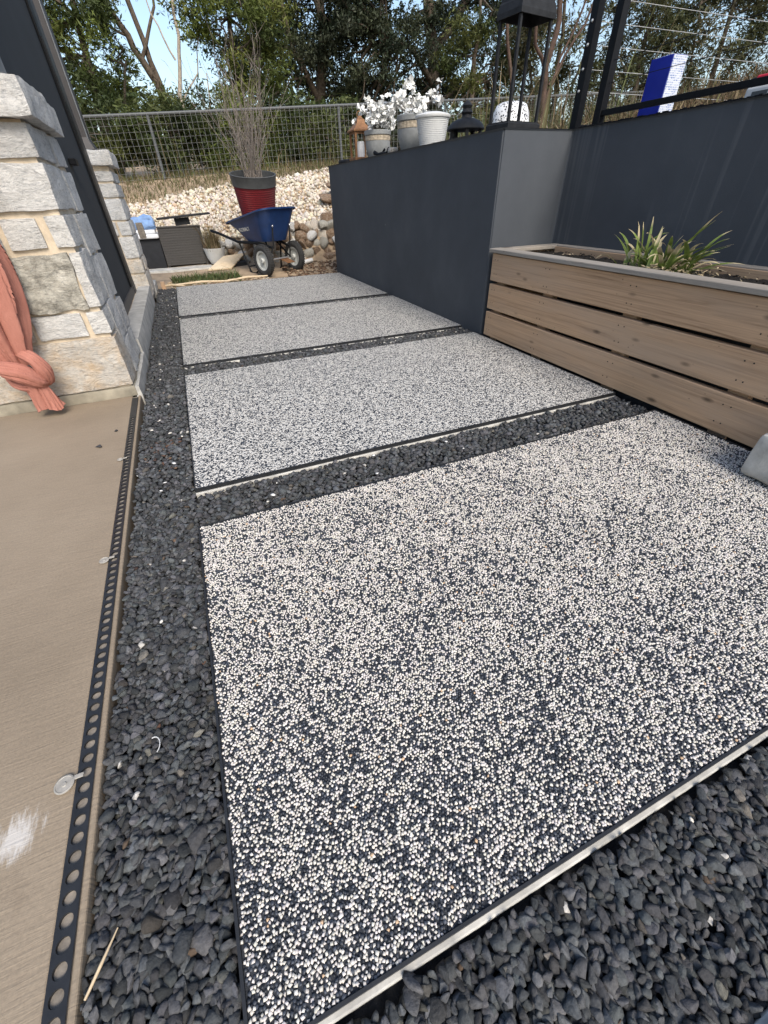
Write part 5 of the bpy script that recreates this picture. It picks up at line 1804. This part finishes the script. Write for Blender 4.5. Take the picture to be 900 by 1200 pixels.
# bleached dead tree
tree('dead_tree', 'slim bleached dead tree with bare pale branches', 'tree', (1.1, 15.2, gz(1.1, 15.2)),
     [([(0.85, 15.2, 1.5), (0.95, 15.2, 3.0), (1.25, 15.2, 4.0), (1.40, 15.2, 5.4)], 0.06, 0.025), ([(1.05, 15.2, 3.6), (0.75, 15.2, 4.3), (0.65, 15.2, 4.9)], 0.022, 0.008), ([(1.0, 15.2, 2.9), (1.5, 15.2, 3.4), (1.75, 15.2, 4.2)], 0.022, 0.008),
      ([(1.3, 15.1, 2.2), (1.65, 15.1, 2.9), (1.7, 15.1, 3.4)], 0.030, 0.010)], [], 0, None, None, MAT['barkpale'], 3)
# greener junipers mid left, low behind the mesh
tree('juniper_tree', 'green juniper tree behind the bare shrub in the red planter', 'tree', (2.4, 15.6, gz(2.4, 15.6)),
     [([(2.4, 15.6, 1.5), (2.5, 15.6, 3.4), (2.6, 15.6, 5.5)], 0.12, 0.03)],
     cloud(4, 46, (1.5, 3.7), (14.8, 16.2), (1.8, 4.6), 0.42, keep=lambda x, y, z: abs(x - 2.5) < 1.25 - 0.12 * (z - 1.8) or z > 4.2), 460, (0.125, 0.030), JUN, MAT['bark'], 4, droop=-0.4)
for k, (x0, x1, n, sd, lab) in enumerate(((-3.4, -0.6, 36, 5, 'dark low juniper bush behind the mesh left of the leaning trunks'), (-0.5, 1.3, 32, 6, 'low juniper bush behind the mesh below the leaning trunks'),
                                          (1.3, 3.2, 36, 7, 'low juniper bush behind the mesh left of the red planter'), (3.2, 5.0, 36, 8, 'low dark juniper bush behind the mesh right of the red planter'))):
    xm = (x0 + x1) / 2
    tree('juniper_bush', lab, 'bush', (xm, 13.9, gz(xm, 13.9)), [([(xm, 13.9, 1.3), (xm + .1, 13.9, 2.3)], 0.06, 0.02)],
         cloud(sd, n, (x0, x1), (12.7, 14.3), (1.35, 2.7), 0.36), 420, (0.115, 0.030), JUND if k != 2 else JUN, MAT['bark'], sd, 'juniper bushes along the fence', droop=-0.3)
# the big dark live oaks
def hole(x, y, z):
    return noise.noise(Vector((x * 0.75 + 3, z * 0.75, y * 0.3))) > -0.25
tree('live_oak', 'large dark live oak with a gnarled trunk above the white blossoms', 'tree', (9.3, 17, gz(9.3, 17)),
     [([(9.3, 17, 1.6), (9.2, 17, 3.0), (9.0, 17, 4.6), (8.6, 17, 6.2)], 0.26, 0.14), ([(9.05, 17, 4.4), (9.9, 16.8, 5.4), (10.4, 16.6, 6.6)], 0.14, 0.08), ([(9.15, 17, 3.6), (8.0, 16.5, 4.4), (6.8, 16.2, 4.6)], 0.10, 0.03), ([(9.2, 17, 3.2), (10.2, 16.6, 3.9), (10.8, 16.4, 3.8)], 0.07, 0.02)],
     cloud(9, 150, (5.6, 12.0), (15.5, 18.6), (2.0, 6.8), 0.48, keep=hole), 520, (0.100, 0.044), OAK, MAT['bark'], 9, droop=0.3)
tree('live_oak', 'dark live oak filling the middle of the view behind the bare shrub', 'tree', (5.4, 17.5, gz(5.4, 17.5)),
     [([(5.5, 17.5, 1.6), (5.3, 17.5, 3.3), (5.6, 17.5, 4.9), (5.2, 17.5, 6.4)], 0.20, 0.10), ([(5.35, 17.5, 3.2), (4.5, 17.2, 4.3), (4.2, 17.0, 5.6)], 0.10, 0.04), ([(5.5, 17.5, 4.2), (6.4, 17.2, 5.0), (6.7, 17, 6.0)], 0.08, 0.03)],
     cloud(10, 120, (3.0, 7.4), (16.2, 18.8), (2.2, 6.8), 0.48, keep=hole), 520, (0.100, 0.044), OAK, MAT['bark'], 10, droop=0.3)
tree('juniper_tree', 'olive green juniper tree standing behind the dome lantern', 'tree', (9.0, 14.6, gz(9, 14.6)),
     [([(9.0, 14.6, 1.7), (9.1, 14.6, 3.4), (9.2, 14.6, 5.6)], 0.10, 0.03)],
     cloud(11, 44, (8.2, 10.6), (13.8, 15.4), (1.9, 4.6), 0.40), 420, (0.115, 0.030), JUND, MAT['bark'], 11, droop=-0.2)
# smooth red stemmed tree in the garden, seen through the tall lantern
tree('red_stem_tree', 'smooth red brown forked tree seen through the tall black lantern', 'tree', (7.2, 9, 0.8),
     [([(7.20, 9, 0.7), (7.25, 9, 1.9), (7.16, 9, 2.75), (7.30, 9, 3.3), (7.2, 9, 4.6)], 0.065, 0.04), ([(7.17, 9, 2.70), (6.85, 9, 3.0), (6.72, 9, 3.6), (6.75, 9, 4.8)], 0.035, 0.02), ([(7.25, 9, 2.3), (7.75, 9, 3.4), (8.2, 9, 4.8)], 0.022, 0.012), ([(7.2, 9, 1.75), (6.9, 9, 2.0), (6.7, 9, 2.0)], 0.03, 0.012), ([(7.3, 9, 2.5), (7.9, 9, 3.3), (8.6, 9, 4.7)], 0.025, 0.015)],
     cloud(12, 12, (6.0, 8.6), (8.4, 9.6), (4.2, 5.6), 0.4), 90, (0.09, 0.035), OLV, MAT['barkred'], 12, limbs=False)
tree('slender_tree', 'slender red brown pole of a tree left of the tall lantern', 'tree', (9.35, 13, gz(9.35, 13)),
     [([(9.45, 13, 1.7), (9.3, 13, 3.16), (8.95, 13, 4.2), (8.7, 13, 5.8)], 0.05, 0.035)], cloud(13, 8, (8.2, 9.6), (12.6, 13.4), (4.9, 6.2), 0.4), 110, (0.09, 0.035), OLV, MAT['barkred'], 13)
# brushy cedars and thicket at the right
for k, (x, y, x0, x1, n, z1, lab, cols) in enumerate((
        (11.2, 13.6, 9.8, 12.6, 62, 5.0, 'olive cedar tree behind the tall lantern', OLV),
        (13.2, 12.6, 12.2, 14.6, 70, 5.2, 'olive cedar tree behind the railing posts', OLV),
        (15.2, 11.8, 14.0, 16.6, 78, 5.6, 'brushy olive cedar above the blue carton', OLV),
        (17.5, 10.8, 16.0, 19.2, 80, 6.0, 'brushy brown green cedar at the far right above the jug', OLV))):
    tree('cedar_tree', lab, 'tree', (x, y, 1.5), [([(x, y, 1.3), (x + .15, y, 3.2), (x - .1, y, z1 + .4)], 0.11, 0.03), ([(x, y, 1.8), (x + .8, y, 3.6), (x + 1.3, y, 4.8)], 0.05, 0.015), ([(x, y, 1.9), (x - .8, y, 3.3), (x - 1.2, y, 4.6)], 0.05, 0.015)],
         cloud(40 + k, n, (x0, x1), (y - .9, y + .9), (1.7, z1), 0.46), 300, (0.14, 0.032), cols, MAT['bark'], 40 + k, 'cedars on the right slope', droop=0.4)
# dry arching brush in front of the cedars
for k, (x, y, n, lab) in enumerate(((8.2, 7.9, 80, 'dry arching brush thicket behind the railing posts'), (9.6, 7.4, 110, 'dry arching brush thicket above the blue carton'), (10.8, 6.9, 120, 'dense dry brush thicket at the right above the jug'))):
    t = empty('brush_thicket', (x, y, 1.3), lab, 'shrub', 'dry brush on the right slope')
    rr = random.Random(60 + k)
    b = MB(); ends = []
    for q in range(n):
        az = rr.uniform(0, 2 * PI); L = rr.uniform(0.7, 2.0)
        p = Vector((x + rr.gauss(0, .7), y + rr.gauss(0, .4), upper_z(x, y) - 0.1 if y < 6.9 else 1.15))
        d = Vector((math.cos(az) * .45, math.sin(az) * .45, 1)).normalized()
        pts = [p]
        for s in range(6):
            d = (d + Vector((math.cos(az) * .10 + rr.gauss(0, .06), math.sin(az) * .10 + rr.gauss(0, .06), -0.17))).normalized()
            p = p + d * L / 6
            pts.append(p)
            if s > 1: ends.append((p.x, p.y, p.z, 0.16, 0.13))
        b.tube(pts, [0.009, 0.008, 0.007, 0.006, 0.0045, 0.003, 0.0015], 4)
    o = b.build('stems', MAT['twig'] if k else MAT['barkpale'], t); o['kind'] = 'stuff'
    leaves('foliage', t, ends, 14, 0.11, 0.010, [(0.15, 0.13, 0.06), (0.10, 0.10, 0.042), (0.20, 0.16, 0.09), (0.08, 0.085, 0.035)], 70 + k, 0.4)['kind'] = 'stuff'
r = np.random.default_rng(91)
pts = [(x_, y_, 1.0 if y_ > 6.9 else upper_z(x_, y_)) for x_, y_ in zip(r.uniform(4.0, 11, 4200), r.uniform(5.6, 8.6, 4200))]
grass('tall_pale_grass', 'tall pale green and straw grass growing beyond the railing posts', pts, 0.62, 0.008, straw + [(0.16, 0.18, 0.075), (0.20, 0.20, 0.10), (0.12, 0.145, 0.06)], 92, 0.35)
# the wood that closes the view behind
r = np.random.default_rng(95)
cl = []
for k in range(480):
    x_ = r.uniform(-16, 62); y_ = r.uniform(24, 33)
    z_ = 2.0 + abs(r.normal(0, 1.3))
    q = r.uniform(0.6, 1.2)
    cl.append((x_, y_, z_, q, q * 0.7))
fw = leaves('far_wood', None, cl, 130, 0.42, 0.20, JUND + OAK, 96)
tag(fw, 'hazy dark mass of far trees seen through gaps in the nearer crowns', 'wood', kind='stuff')
